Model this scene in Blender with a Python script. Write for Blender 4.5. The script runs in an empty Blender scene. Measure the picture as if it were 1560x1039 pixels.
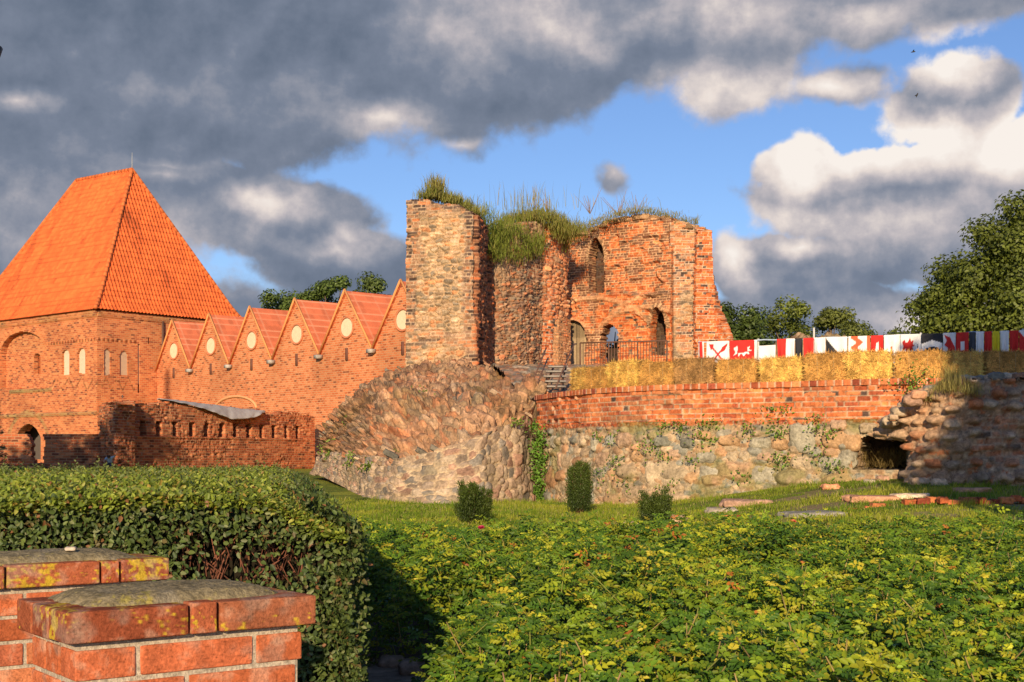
import bpy, math, random
import numpy as np
from mathutils import Vector
rng = np.random.default_rng(7)
random.seed(7)
R = math.radians
C = bpy.context.scene
COL = C.collection

# ---------------------------------------------------------------- camera, sky, sun, exposure
F = 2000.0; CAMZ = 1.65; HOR = 695.0
cd = bpy.data.cameras.new('camera'); cam = bpy.data.objects.new('camera', cd); COL.objects.link(cam)
cam.location = (0, 0, CAMZ); cam.rotation_euler = (R(90), 0, 0)
cd.lens = 36*F/1560; cd.sensor_width = 36; cd.shift_y = (HOR-519.5)/1560; cd.clip_start = .05; cd.clip_end = 6000
C.camera = cam
SUN_AZ, SUN_EL = -6.0, 16.0      # degrees left of straight behind the camera, above the horizon
sd = np.array([math.sin(R(SUN_AZ))*math.cos(R(SUN_EL)), -math.cos(R(SUN_AZ))*math.cos(R(SUN_EL)), math.sin(R(SUN_EL))])
sl = bpy.data.lights.new('sun', 'SUN'); so = bpy.data.objects.new('sun', sl); COL.objects.link(so)
sl.energy = 4.6; sl.angle = R(.5); sl.color = (1, .78, .50)
so.rotation_euler = Vector(-sd).to_track_quat('-Z', 'Y').to_euler(); so.location = (-10, -30, 30)
C.view_settings.view_transform = 'Standard'; C.view_settings.look = 'None'
C.view_settings.gamma = 1; C.view_settings.exposure = .35
C.cycles.max_bounces = 6; C.cycles.transparent_max_bounces = 4

class NT:
    def __init__(s, tree): s.t = tree; s.n = tree.nodes; s.l = tree.links
    def node(s, typ, **kw):
        n = s.n.new(typ)
        for k, v in kw.items(): setattr(n, k, v)
        return n
    def put(s, sock, v):
        if isinstance(v, bpy.types.NodeSocket): s.l.new(v, sock)
        elif v is not None: sock.default_value = v
    def m(s, op, a, b=None, c=None, clamp=False):
        n = s.node('ShaderNodeMath', operation=op, use_clamp=clamp)
        for i, v in enumerate((a, b, c)): s.put(n.inputs[i], v)
        return n.outputs[0]
    def vm(s, op, a, b=None, out=0):
        n = s.node('ShaderNodeVectorMath', operation=op)
        s.put(n.inputs[0], a)
        if b is not None: s.put(n.inputs[1], b)
        return n.outputs[out]
    def noise(s, vec, scale, detail=5, rough=.55, dist=0):
        n = s.node('ShaderNodeTexNoise'); s.put(n.inputs['Vector'], vec)
        n.inputs['Scale'].default_value = scale; n.inputs['Detail'].default_value = detail
        n.inputs['Roughness'].default_value = rough; n.inputs['Distortion'].default_value = dist
        return n.outputs['Fac']
    def rng(s, v, a, b, c=0., d=1., smooth=False):
        n = s.node('ShaderNodeMapRange', interpolation_type='SMOOTHSTEP' if smooth else 'LINEAR')
        s.put(n.inputs[0], v)
        for i, x in enumerate((a, b, c, d)): s.put(n.inputs[i+1], x)
        return n.outputs[0]
    def mix(s, f, a, b, blend='MIX'):
        n = s.node('ShaderNodeMix', data_type='RGBA', blend_type=blend)
        s.put(n.inputs[0], f)
        for i, v in ((6, a), (7, b)):
            if isinstance(v, (tuple, list)): v = tuple(v)+(1,)*(4-len(v))
            s.put(n.inputs[i], v)
        return n.outputs[2]
    def ramp(s, f, stops, interp='LINEAR'):
        n = s.node('ShaderNodeValToRGB'); s.put(n.inputs[0], f); r = n.color_ramp; r.interpolation = interp
        while len(r.elements) > 1: r.elements.remove(r.elements[-1])
        r.elements[0].position = stops[0][0]; r.elements[0].color = (*stops[0][1], 1)
        for p, c in stops[1:]:
            e = r.elements.new(p); e.color = (*c, 1)
        return n.outputs[0]

def make_world():
    w = bpy.data.worlds.new('World'); C.world = w; w.use_nodes = True
    t = NT(w.node_tree)
    for n in list(t.n): t.n.remove(n)
    sky = t.node('ShaderNodeTexSky', sky_type='NISHITA', sun_disc=False)
    sky.sun_elevation = R(SUN_EL); sky.sun_rotation = R(180-SUN_AZ)
    sky.air_density = 1.0; sky.dust_density = .2; sky.ozone_density = 3.0
    tc = t.node('ShaderNodeTexCoord').outputs['Generated']
    xyz = t.node('ShaderNodeSeparateXYZ'); t.put(xyz.inputs[0], tc); x, y, z = xyz.outputs
    az = t.m('ARCTAN2', x, y); el = t.m('ARCSINE', z)
    wrp = t.noise(tc, 6, 5, .6); wrp2 = t.noise(t.vm('ADD', tc, (5.2, 1.3, 9.1)), 6, 5, .6)
    azw = t.m('ADD', az, t.m('MULTIPLY', t.m('SUBTRACT', wrp, .5), .10))
    elw = t.m('ADD', el, t.m('MULTIPLY', t.m('SUBTRACT', wrp2, .5), .06))
    cb = t.node('ShaderNodeCombineXYZ'); t.put(cb.inputs[0], azw); t.put(cb.inputs[1], elw); ae = cb.outputs[0]
    def blobs(lst, floor, k=.12):
        acc = None
        for cx, cy, rx, ry, s in lst:
            a = math.atan((cx-780)/F); e = math.atan((HOR-cy)/F*math.cos(a))
            v = t.vm('MULTIPLY', t.vm('SUBTRACT', ae, (a, e, 0)), (F/rx, F/ry, 0))
            q = t.m('MULTIPLY_ADD', t.vm('LENGTH', v, out=1), -s, s)
            if acc is None: acc = t.m('MAXIMUM', q, floor)
            else:
                n = t.node('ShaderNodeMath', operation='SMOOTH_MAX'); t.put(n.inputs[0], acc); t.put(n.inputs[1], q); n.inputs[2].default_value = k
                acc = n.outputs[0]
        return acc
    D = blobs([(250, 40, 720, 210, 1.6), (-80, 160, 420, 170, 1.3), (700, 80, 360, 125, 1.3), (960, 45, 290, 115, 1.1), (860, 130, 130, 50, .8),
               (1110, 110, 120, 70, .8), (1290, 5, 210, 50, .8), (1500, -10, 160, 50, .7), (1240, 128, 110, 34, .55), (1445, 150, 100, 68, 1.3),
               (1400, 290, 250, 78, 1.7), (1225, 262, 70, 62, 1.5), (1530, 265, 170, 72, 1.5), (1200, 395, 130, 36, 1.), (1370, 385, 190, 52, 1.2),
               (1540, 365, 170, 60, 1.1), (1330, 475, 400, 60, 1.2), (1105, 410, 40, 60, .9), (60, 330, 300, 120, 1.2), (400, 340, 200, 60, 1.2), (330, 285, 130, 35, .7),
               (530, 410, 160, 55, 1.2), (550, 185, 105, 38, .8), (926, 272, 46, 36, .7), (200, 262, 120, 20, .5),
               (380, 620, 1500, 200, 1.5)], -1.1)
    n1 = t.noise(tc, 8, 8, .58); n2 = t.noise(tc, 26, 6, .55)
    nn = t.m('ADD', t.m('MULTIPLY', t.m('SUBTRACT', n1, .5), 1.5), t.m('MULTIPLY', t.m('SUBTRACT', n2, .5), .8))
    dens = t.m('ADD', D, nn)
    crisp = blobs([(1400, 250, 280, 110, 1.5), (1450, 130, 120, 90, 1.2)], 0)
    cover = t.m('DIVIDE', t.m('SUBTRACT', dens, -.06), t.m('SUBTRACT', .34, t.m('MULTIPLY', crisp, .18, clamp=True)), clamp=True)
    cover = t.rng(cover, 0, 1, 0, 1, True)
    B = blobs([(1215, 235, 80, 70, 1.4), (1370, 212, 210, 62, 1.5), (1540, 215, 120, 70, 1.45), (1450, 85, 90, 55, 1.25), (400, 312, 130, 46, 1.1),
               (555, 178, 110, 44, .9), (380, 120, 200, 60, .22), (500, 385, 110, 38, .95), (1210, 372, 80, 20, .8), (1420, 468, 180, 34, .85), (1115, 390, 40, 60, .85), (830, 40, 110, 60, .62), (1100, 20, 160, 50, .62),
               (1240, 128, 100, 26, .85), (30, 157, 70, 20, .6), (250, 270, 120, 30, .6), (690, 60, 120, 60, .35), (930, 262, 30, 16, .4), (1300, 15, 140, 34, .7), (1110, 130, 120, 60, .5), (1330, 330, 220, 40, .55), (700, 225, 30, 12, .5), (250, 350, 300, 110, .5), (250, 255, 110, 16, .5)], -.15, .2)
    off = t.vm('ADD', tc, (-.006, 0, .016)); n3 = t.noise(off, 8, 8, .58); relief = t.m('MULTIPLY', t.m('SUBTRACT', n1, n3), 2.3)
    n4 = t.noise(tc, 3.2, 6, .6, .4); n5 = t.noise(t.vm('MULTIPLY', tc, (1, 1, 2.4)), 14, 6, .6)
    lift = t.rng(az, R(-12), R(8), 0, .24, True)
    tone = t.m('ADD', t.m('ADD', t.m('ADD', t.m('MULTIPLY', B, .9), relief), t.m('MULTIPLY', t.m('SUBTRACT', n2, .5), .30)), t.m('ADD', lift, t.m('ADD', t.m('MULTIPLY', t.m('SUBTRACT', n4, .5), .9), t.m('MULTIPLY', t.m('SUBTRACT', n5, .5), .45))))
    tone = t.rng(tone, -.35, 1.05, 0, 1)
    thin = t.rng(dens, .0, .5, .12, 0.); tone = t.m('ADD', tone, thin)
    ccol = t.ramp(tone, [(0, (.125, .16, .225)), (.28, (.19, .225, .30)), (.45, (.30, .315, .375)), (.62, (.50, .465, .49)), (.82, (.80, .71, .66)), (1, (.93, .86, .80))])
    b1 = t.node('ShaderNodeBackground'); t.l.new(t.mix(1, sky.outputs[0], (.84, .88, 1.08), 'MULTIPLY'), b1.inputs[0]); b1.inputs[1].default_value = .10
    b2 = t.node('ShaderNodeBackground'); t.l.new(ccol, b2.inputs[0]); b2.inputs[1].default_value = .80
    mx = t.node('ShaderNodeMixShader'); t.l.new(cover, mx.inputs[0]); t.l.new(b1.outputs[0], mx.inputs[1]); t.l.new(b2.outputs[0], mx.inputs[2])
    o = t.node('ShaderNodeOutputWorld'); t.l.new(mx.outputs[0], o.inputs[0])
    w.cycles.sampling_method = 'MANUAL'; w.cycles.sample_map_resolution = 512
make_world()

# ---------------------------------------------------------------- materials
def base_mat(name):
    m = bpy.data.materials.new(name); m.use_nodes = True; t = NT(m.node_tree)
    p = t.n['Principled BSDF']; p.inputs['Roughness'].default_value = .9; p.inputs['Specular IOR Level'].default_value = .2
    return m, t, p
def attr(t): return t.node('ShaderNodeAttribute', attribute_name='Col').outputs['Color']
def bump(t, p, h, strength=.5, dist=.01, prev=None):
    b = t.node('ShaderNodeBump'); b.inputs['Strength'].default_value = strength; b.inputs['Distance'].default_value = dist
    t.put(b.inputs['Height'], h)
    if prev is not None: t.put(b.inputs['Normal'], prev)
    t.l.new(b.outputs[0], p.inputs['Normal']); return b.outputs[0]
def col_mat(name, rough=.92, nscale=25, var=.35, bs=.5, bd=.01, spec=.15, metal=0):
    m, t, p = base_mat(name); oc = t.node('ShaderNodeTexCoord').outputs['Object']
    n = t.noise(oc, nscale, 6, .65); n2 = t.noise(oc, nscale*.13, 3, .5)
    f = t.m('ADD', t.rng(n, .25, .75, 1-var, 1+var), t.rng(n2, .3, .7, -var*.3, var*.3))
    v = t.node('ShaderNodeCombineXYZ')
    for i in range(3): t.put(v.inputs[i], f)
    t.l.new(t.vm('MULTIPLY', attr(t), v.outputs[0]), p.inputs['Base Color'])
    p.inputs['Roughness'].default_value = rough; p.inputs['Specular IOR Level'].default_value = spec; p.inputs['Metallic'].default_value = metal
    bump(t, p, n, bs, bd); return m
def brick_mat(name, stops, mortar, W=.28, H=.1, ms=.012, stain=.35, stainc=(.16, .07, .04), bs=.6):
    """brick courses from the UV map (metres); the Col attribute tints them"""
    m, t, p = base_mat(name); uv = t.node('ShaderNodeTexCoord').outputs['UV']; oc = t.node('ShaderNodeTexCoord').outputs['Object']
    nz = t.noise(uv, 6, 3, .5); wv = t.node('ShaderNodeCombineXYZ'); t.put(wv.inputs[1], t.m('MULTIPLY', t.m('SUBTRACT', nz, .5), .03)); t.put(wv.inputs[0], t.m('MULTIPLY', t.m('SUBTRACT', nz, .5), .05))
    b = t.node('ShaderNodeTexBrick'); t.l.new(t.vm('ADD', uv, wv.outputs[0]), b.inputs['Vector'])
    b.inputs['Scale'].default_value = 1; b.inputs['Brick Width'].default_value = W; b.inputs['Row Height'].default_value = H
    b.inputs['Mortar Size'].default_value = ms; b.inputs['Mortar Smooth'].default_value = .3; b.inputs['Bias'].default_value = 0
    b.inputs['Color1'].default_value = (0, 0, 0, 1); b.inputs['Color2'].default_value = (1, 1, 1, 1); b.inputs['Mortar'].default_value = (.5, .5, .5, 1)
    c = t.ramp(b.outputs['Color'], stops); c = t.mix(b.outputs['Fac'], c, mortar)
    n = t.noise(oc, 1.1, 7, .7); n2 = t.noise(oc, 9, 5, .7)
    c = t.mix(t.rng(n, .5, .75, 0, stain), c, stainc)
    c = t.mix(t.rng(n2, .62, .75, 0, .35), c, mortar)
    c = t.mix(1, c, attr(t), 'MULTIPLY')
    t.l.new(c, p.inputs['Base Color']); p.inputs['Roughness'].default_value = .93
    h = t.m('ADD', t.m('MULTIPLY', b.outputs['Fac'], -1), t.m('MULTIPLY', n2, .8)); bump(t, p, h, bs, .02)
    return m
def leaf_mat(name, trans=.35, rough=.5, spec=.3):
    m = bpy.data.materials.new(name); m.use_nodes = True; t = NT(m.node_tree); p = t.n['Principled BSDF']
    a = attr(t); t.l.new(a, p.inputs['Base Color']); p.inputs['Roughness'].default_value = rough; p.inputs['Specular IOR Level'].default_value = spec
    tr = t.node('ShaderNodeBsdfTranslucent'); t.l.new(t.mix(1, a, (1.15, 1.1, .5), 'MULTIPLY'), tr.inputs[0])
    mx = t.node('ShaderNodeMixShader'); mx.inputs[0].default_value = trans
    t.l.new(p.outputs[0], mx.inputs[1]); t.l.new(tr.outputs[0], mx.inputs[2]); t.l.new(mx.outputs[0], t.n['Material Output'].inputs[0])
    return m
M = {}
M['masonry'] = col_mat('weathered_masonry', nscale=17, var=.5, bs=.9, bd=.016)
M['stone'] = col_mat('field_stone', nscale=19, var=.5, bs=.9, bd=.014)
M['nearbrick'] = col_mat('near_brick', rough=.97, nscale=130, var=.4, bs=1, bd=.004, spec=.06)
M['cement'] = col_mat('rough_cement', rough=.97, nscale=110, var=.5, bs=1, bd=.006, spec=.05)
M['wood'] = col_mat('old_boards', nscale=18, var=.25)
M['iron'] = col_mat('rusty_iron', rough=.6, nscale=40, var=.3, spec=.4)
M['cloth'] = col_mat('banner_cloth', rough=.8, nscale=6, var=.06, bs=.2)
M['straw'] = col_mat('straw', rough=.7, nscale=60, var=.4, bs=.8, bd=.02)
M['tile'] = col_mat('clay_tile', rough=.75, nscale=3, var=.12, bs=.3, spec=.3)
M['bark'] = col_mat('bark', nscale=14, var=.35)
M['soil'] = col_mat('soil', nscale=12, var=.4, bs=.8, bd=.03)
M['leaf'] = leaf_mat('leaf', .30, .5, .35)
M['blade'] = leaf_mat('grass_blade', .4, .6, .2)
M['plaster'] = col_mat('pale_plaster', nscale=6, var=.12)
M['tower_brick'] = brick_mat('tower_brick', [(0, (.20, .06, .035)), (.12, (.40, .10, .045)), (.5, (.58, .165, .06)), (1, (.68, .25, .10))], (.60, .31, .15), H=.11, ms=.013, stain=.25)
M['gallery_brick'] = brick_mat('gallery_brick', [(0, (.26, .08, .04)), (.14, (.54, .14, .05)), (.5, (.68, .20, .075)), (1, (.74, .28, .12))], (.70, .38, .20), H=.11, ms=.015, stain=.15)
M['dark_brick'] = brick_mat('old_dark_brick', [(0, (.14, .05, .03)), (.3, (.38, .10, .045)), (.7, (.52, .15, .06)), (1, (.66, .28, .13))], (.50, .27, .15), H=.105, ms=.014, stain=.5, stainc=(.08, .045, .03), bs=.9)

# ---------------------------------------------------------------- numpy helpers
def hsh(i, j, s=0.):
    v = np.sin(np.asarray(i)*127.1+np.asarray(j)*311.7+s*74.7)*43758.5453
    return v-np.floor(v)
def vnoise(x, y, s=0.):
    x = np.asarray(x, float); y = np.asarray(y, float)
    i = np.floor(x); j = np.floor(y); fx = x-i; fy = y-j; fx = fx*fx*(3-2*fx); fy = fy*fy*(3-2*fy)
    a = hsh(i, j, s); b = hsh(i+1, j, s); c = hsh(i, j+1, s); d = hsh(i+1, j+1, s)
    return (a*(1-fx)+b*fx)*(1-fy)+(c*(1-fx)+d*fx)*fy
def fbm(x, y, s=0., o=4):
    r = 0; a = .5; t = 0
    for k in range(o): r = r+a*vnoise(x*2**k, y*2**k, s+k*3.3); t += a; a *= .5
    return r/t
def vn3(x, y, z, s=0.):
    k = np.floor(z); f = z-k; f = f*f*(3-2*f); return vnoise(x+k*17.3, y+k*9.1, s)*(1-f)+vnoise(x+(k+1)*17.3, y+(k+1)*9.1, s)*f
def fb3(w, sc, s=0., o=3):
    r = 0; a = .5; t = 0
    for k in range(o): q = w*(sc*2**k); r = r+a*vn3(q[..., 0], q[..., 1], q[..., 2], s+k*3.3); t += a; a *= .5
    return r/t
def sst(a, b, x): t = np.clip((x-a)/(b-a), 0, 1); return t*t*(3-2*t)
def pal(p, r):
    p = np.array(p, float); k = np.clip((r*len(p)).astype(int), 0, len(p)-1); return p[k]
def lerp(a, b, t): return a+(b-a)*t
def unit(v): v = np.asarray(v, float); return v/np.maximum(np.linalg.norm(v, axis=-1, keepdims=True), 1e-9)
def P(px, py, Y): return np.array([(px-780)/F*Y, Y, CAMZ+(HOR-py)/F*Y])
def ZZ(py, Y): return CAMZ+(HOR-py)/F*Y
def XX(px, Y): return (px-780)/F*Y

ORG = {}
class MB:
    def __init__(s): s.v = []; s.q = []; s.t = []; s.c = []; s.uv = []; s.n = 0
    def add(s, V, Fc, c=(.5, .5, .5), uv=None):
        V = np.asarray(V, float).reshape(-1, 3)
        for f in (Fc if isinstance(Fc, list) else [Fc]):
            f = np.asarray(f, int); f = f[None] if f.ndim == 1 else f
            if len(f): (s.q if f.shape[1] == 4 else s.t).append(f+s.n)
        c = np.asarray(c, float)
        s.c.append(np.broadcast_to(c, (len(V), 3)) if c.ndim == 1 else c)
        s.uv.append(np.zeros((len(V), 2)) if uv is None else np.asarray(uv, float))
        s.v.append(V); s.n += len(V); return s
    def build(s, name, mat, parent=None, smooth=False, loc=None, uv=False):
        V = np.concatenate(s.v) if s.v else np.zeros((0, 3)); Cc = np.concatenate(s.c)
        org = np.zeros(3)
        if parent is not None: org = ORG[parent.name]
        elif loc is not None: org = np.array(loc, float)
        me = bpy.data.meshes.new(name)
        q = np.concatenate(s.q) if s.q else np.zeros((0, 4), int); t = np.concatenate(s.t) if s.t else np.zeros((0, 3), int)
        me.vertices.add(len(V)); me.vertices.foreach_set('co', (V-org).astype(np.float32).ravel())
        nl = q.size+t.size; me.loops.add(nl)
        vi = np.concatenate([q.ravel(), t.ravel()]).astype(np.int32)
        me.loops.foreach_set('vertex_index', vi)
        me.polygons.add(len(q)+len(t))
        st = np.concatenate([np.arange(len(q))*4, q.size+np.arange(len(t))*3]).astype(np.int32)
        me.polygons.foreach_set('loop_start', st)
        if smooth: me.polygons.foreach_set('use_smooth', np.ones(len(q)+len(t), bool))
        me.update(calc_edges=True)
        ca = me.color_attributes.new('Col', 'FLOAT_COLOR', 'POINT')
        ca.data.foreach_set('color', np.concatenate([np.clip(Cc, 0, 1), np.ones((len(V), 1))], 1).astype(np.float32).ravel())
        if uv:
            ul = me.uv_layers.new(name='UVMap'); UV = np.concatenate(s.uv)
            ul.data.foreach_set('uv', UV[vi].astype(np.float32).ravel())
        me.validate()
        me.materials.append(M[mat])
        o = bpy.data.objects.new(name, me); COL.objects.link(o)
        if parent is not None: o.parent = parent; ORG[o.name] = org
        else: o.location = org; ORG[o.name] = org
        return o
def tag(o, label=None, cat=None, group=None, kind=None):
    if label: o['label'] = label
    if cat: o['category'] = cat
    if group: o['group'] = group
    if kind: o['kind'] = kind
    return o
def thing(name, label, cat, loc, group=None):
    o = bpy.data.objects.new(name, None); COL.objects.link(o); o.location = loc; o.empty_display_size = .3
    ORG[o.name] = np.array(loc, float); return tag(o, label, cat, group)
def copy_tree(o, parent=None):
    c = o.copy(); COL.objects.link(c)
    if parent is not None: c.parent = parent
    for ch in list(o.children): copy_tree(ch, c)
    return c

BOXF = np.array([[0, 1, 3, 2], [4, 6, 7, 5], [0, 4, 5, 1], [2, 3, 7, 6], [0, 2, 6, 4], [1, 5, 7, 3]])
def box(mb, c, h, ax=None, col=(.5, .5, .5), uv=None):
    c = np.array(c, float); ax = np.eye(3) if ax is None else np.array(ax, float)
    s = np.array([[x, y, z] for x in (-1, 1) for y in (-1, 1) for z in (-1, 1)])*np.array(h)
    mb.add(c+s@ax, BOXF, col)
def grid_faces(nu, nv, off=0):
    i, j = np.meshgrid(np.arange(nu-1), np.arange(nv-1), indexing='ij'); a = i*nv+j
    return np.stack([a, a+nv, a+nv+1, a+1], -1).reshape(-1, 4)+off
def rock(mb, c, h, ax=None, n=6, rnd=.35, jit=.06, seed=0, col=(.5, .5, .5), colf=None):
    """rounded box with irregular faces: bricks, boulders, bales"""
    c = np.array(c, float); h = np.array(h, float); ax = np.eye(3) if ax is None else np.array(ax, float)
    g = np.linspace(-1, 1, n); A, B = np.meshgrid(g, g, indexing='ij'); one = np.ones_like(A); m = h.min()
    for k, (a, b, d) in enumerate(((0, 1, 2), (1, 2, 0), (2, 0, 1))):
        for sg in (-1, 1):
            q = np.zeros((n, n, 3)); q[..., a] = A; q[..., b] = B; q[..., d] = sg*one
            p = q*h; inner = np.clip(p, -(h-m*rnd), h-m*rnd); dd = p-inner
            L = np.linalg.norm(dd, axis=-1, keepdims=True); p = inner+dd/np.maximum(L, 1e-9)*np.minimum(L, m*rnd)
            s = 2.2/max(h.max(), 1e-6); nz = fb3(p+seed*.31, s, 5)-.5; nz2 = fb3(p+seed*.53, s*2.1, 8)-.5
            p = p*(1+nz[..., None]*jit*2)+nz2[..., None]*jit*m*unit(q)
            w = c+p.reshape(-1, 3)@ax
            cc = col if colf is None else colf(w)
            f = grid_faces(n, n)
            if sg < 0: f = f[:, ::-1]
            mb.add(w, f, cc)
def tube(mb, pts, rad, n=8, col=(.5, .5, .5)):
    pts = np.array(pts, float); rad = np.broadcast_to(rad, (len(pts),)); k = len(pts)
    T = unit(np.gradient(pts, axis=0)); up = np.array([0, 0, 1.]) if abs(T[0][2]) < .9 else np.array([1., 0, 0])
    A = unit(np.cross(T, up)); B = np.cross(T, A); an = np.arange(n)/n*2*math.pi
    V = pts[:, None]+rad[:, None, None]*(A[:, None]*np.cos(an)[None, :, None]+B[:, None]*np.sin(an)[None, :, None])
    i, j = np.meshgrid(np.arange(k-1), np.arange(n), indexing='ij'); j2 = (j+1) % n
    f = np.stack([i*n+j, i*n+j2, (i+1)*n+j2, (i+1)*n+j], -1).reshape(-1, 4)
    V = np.concatenate([V.reshape(-1, 3), pts[:1], pts[-1:]]); e = k*n
    c1 = np.array([[e, (a+1) % n, a] for a in range(n)]); c2 = np.array([[e+1, (k-1)*n+a, (k-1)*n+(a+1) % n] for a in range(n)])
    mb.add(V, [f, c1, c2], col)

LEAF6 = np.array([[0, 1, 2, 3], [0, 3, 4, 5]])
def leaves(mb, c, d, n, L, W, col, fold=.25, curl=.15):
    """oval folded leaves: base c, direction d, face normal n"""
    c = np.asarray(c); d = unit(d); s = unit(np.cross(d, n)); n = np.cross(s, d); k = len(c)
    L = np.broadcast_to(L, (k,))[:, None]; W = np.broadcast_to(W, (k,))[:, None]
    v = np.stack([c, c+d*L*.32+s*W*.48+n*W*fold, c+d*L*.74+s*W*.36+n*W*fold-n*L*curl*.4, c+d*L-n*L*curl,
                  c+d*L*.74-s*W*.36+n*W*fold-n*L*curl*.4, c+d*L*.32-s*W*.48+n*W*fold], 1)
    f = (LEAF6[None]+(np.arange(k)*6)[:, None, None]).reshape(-1, 4)
    mb.add(v.reshape(-1, 3), f, np.repeat(col, 6, 0))
def cards(mb, c, d, n, L, W, col):
    """four-vertex folded leaf for far trees"""
    c = np.asarray(c); d = unit(d); s = unit(np.cross(d, n)); n = np.cross(s, d); k = len(c)
    L = np.broadcast_to(L, (k,))[:, None]; W = np.broadcast_to(W, (k,))[:, None]
    v = np.stack([c, c+d*L*.5+s*W*.5+n*W*.2, c+d*L, c+d*L*.5-s*W*.5+n*W*.2], 1); b = (np.arange(k)*4)[:, None]
    mb.add(v.reshape(-1, 3), [np.array([[0, 1, 2]])+b, np.array([[0, 2, 3]])+b], np.repeat(col, 4, 0))
def blades(mb, c, h, w, col, lean=.35, curve=.4):
    k = len(c); a = rng.uniform(0, 2*math.pi, k); s = np.stack([np.cos(a), np.sin(a), a*0], 1)
    b = rng.uniform(0, 2*math.pi, k); ld = np.stack([np.cos(b), np.sin(b), b*0], 1)*(rng.uniform(0, lean, k))[:, None]
    h = np.broadcast_to(h, (k,))[:, None]; w = np.broadcast_to(w, (k,))[:, None]; z = np.array([0, 0, 1.])
    m_ = c+(z+ld)*h*.55; tp = c+(z*(1-lean*curve)+ld*1.5)*h
    v = np.stack([c-s*w*.5, c+s*w*.5, m_+s*w*.4, m_-s*w*.4, tp], 1); o = (np.arange(k)*5)[:, None]
    mb.add(v.reshape(-1, 3), [np.array([[0, 1, 2, 3]])+o, np.array([[3, 2, 4]])+o], np.repeat(col, 5, 0))
def rdir(k):
    v = rng.normal(size=(k, 3)); return unit(v)

# ---------------------------------------------------------------- masonry patterns: return height (m) and colour
RED = [(.50, .13, .05), (.60, .19, .075), (.66, .235, .09), (.44, .105, .045), (.56, .16, .06), (.36, .085, .045), (.62, .21, .08)]
def bricks(U, Z, L=.28, H=.1, j=.014, s=0., p=RED, dark=.12, darkc=(.085, .055, .045), mort=(.56, .40, .27), prot=.015, miss=.05, wob=1.):
    u = U+wob*.05*(fbm(U*1.5, Z*1.5, s+1)-.5); z = Z+wob*.05*(fbm(U*.9, Z*1.2, s+2)-.5)
    row = np.floor(z/H); Pd = L*1.5; x = (u+Pd/2*(row % 2)+hsh(row, 3, s)*.12)/Pd; c = np.floor(x); fx = (x-c)*Pd
    hd = fx > L; lx = np.where(hd, fx-L, fx); w = np.where(hd, L/2, L); lz = z-row*H; bid = c*2+hd
    r = hsh(bid, row, s+.3); r2 = hsh(bid, row, s+.7); r3 = hsh(bid, row, s+1.9)
    jj = j*(.7+.6*r3); d = np.minimum(np.minimum(lx, w-lx), np.minimum(lz, H-lz)); m = sst(jj*.25, jj, d)
    ero = fbm(U*.9, Z*.9, s+9); gone = (r2 < miss*2*sst(.45, .7, ero))
    h = m*(.016+(r3-.5)*prot*2)-gone*.06*m+.01*(fbm(U*14, Z*14, s+4, 3)-.5)
    col = pal(p, r); fz = fbm(U*2.2, Z*2.2, s+6)
    dk = (r2 > 1-dark*(.3+1.6*sst(.35, .65, fz))) ; col = np.where(dk[..., None], np.array(darkc)*(.7+.9*r)[..., None], col)
    col = col*(.8+.4*r3)[..., None]
    col = lerp(np.array(mort)*(.75+.5*fbm(U*6, Z*6, s))[..., None], col, m[..., None])
    return h, np.clip(col, 0, 1)
STN = [(.40, .27, .17), (.46, .32, .21), (.33, .20, .14), (.30, .25, .19), (.42, .22, .13), (.52, .40, .28), (.24, .22, .18), (.50, .23, .12)]
def stones(U, Z, size=.25, asp=1.5, s=0., p=STN, mort=(.46, .34, .22), gap=.10, bulge=.35, rot=0., wv=.45):
    if rot: c, sn = math.cos(rot), math.sin(rot); U, Z = U*c+Z*sn, -U*sn+Z*c
    x = U/(size*asp)+.5*(fbm(U*.6/size, Z*.6/size, s)-.5)+.22*(fbm(U*2.6/size, Z*2.6/size, s+2, 3)-.5); y = Z/size+.5*(fbm(U*.6/size, Z*.6/size, s+5)-.5)+.3*(fbm(U*2.6/size, Z*2.6/size, s+6, 3)-.5)
    i = np.floor(x); j = np.floor(y); f1 = np.full(x.shape, 9.); f2 = f1.copy(); ida = np.zeros(x.shape); idb = ida.copy(); ddx = ida.copy(); ddy = ida.copy()
    for a in (-1, 0, 1):
        for b in (-1, 0, 1):
            ci = i+a; cj = j+b; px = ci+.15+.7*hsh(ci, cj, s+.1); py = cj+.15+.7*hsh(ci, cj, s+.6); w = wv*hsh(ci, cj, s+1.3)**2
            d = (np.abs(x-px)**2.4+np.abs(y-py)**2.4)**(1/2.4)-w
            nb = d < f1; f2 = np.where(nb, f1, np.minimum(f2, d)); f1 = np.where(nb, d, f1); ida = np.where(nb, ci, ida); idb = np.where(nb, cj, idb); ddx = np.where(nb, x-px, ddx); ddy = np.where(nb, y-py, ddy)
    e = f2-f1; m = sst(gap*.4, gap*1.3, e); r = hsh(ida, idb, s+2.2); r2 = hsh(ida, idb, s+3.1)
    h = size*bulge*(sst(0, .34, e)*(.35+.9*r2)+(ddx*(hsh(ida, idb, s+4.4)-.5)*1.3+ddy*(hsh(ida, idb, s+5.6)-.35)*1.5))*m+.022*(fbm(U*9, Z*11, s+7, 4)-.5)
    col = pal(p, r)*(.68+.6*r2)[..., None]*(.62+.76*fbm(U*8, Z*11, s+8, 4))[..., None]
    return h, np.clip(lerp(np.array(mort)*(.7+.6*fbm(U*5, Z*5, s+3))[..., None], col, m[..., None]), 0, 1)
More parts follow.
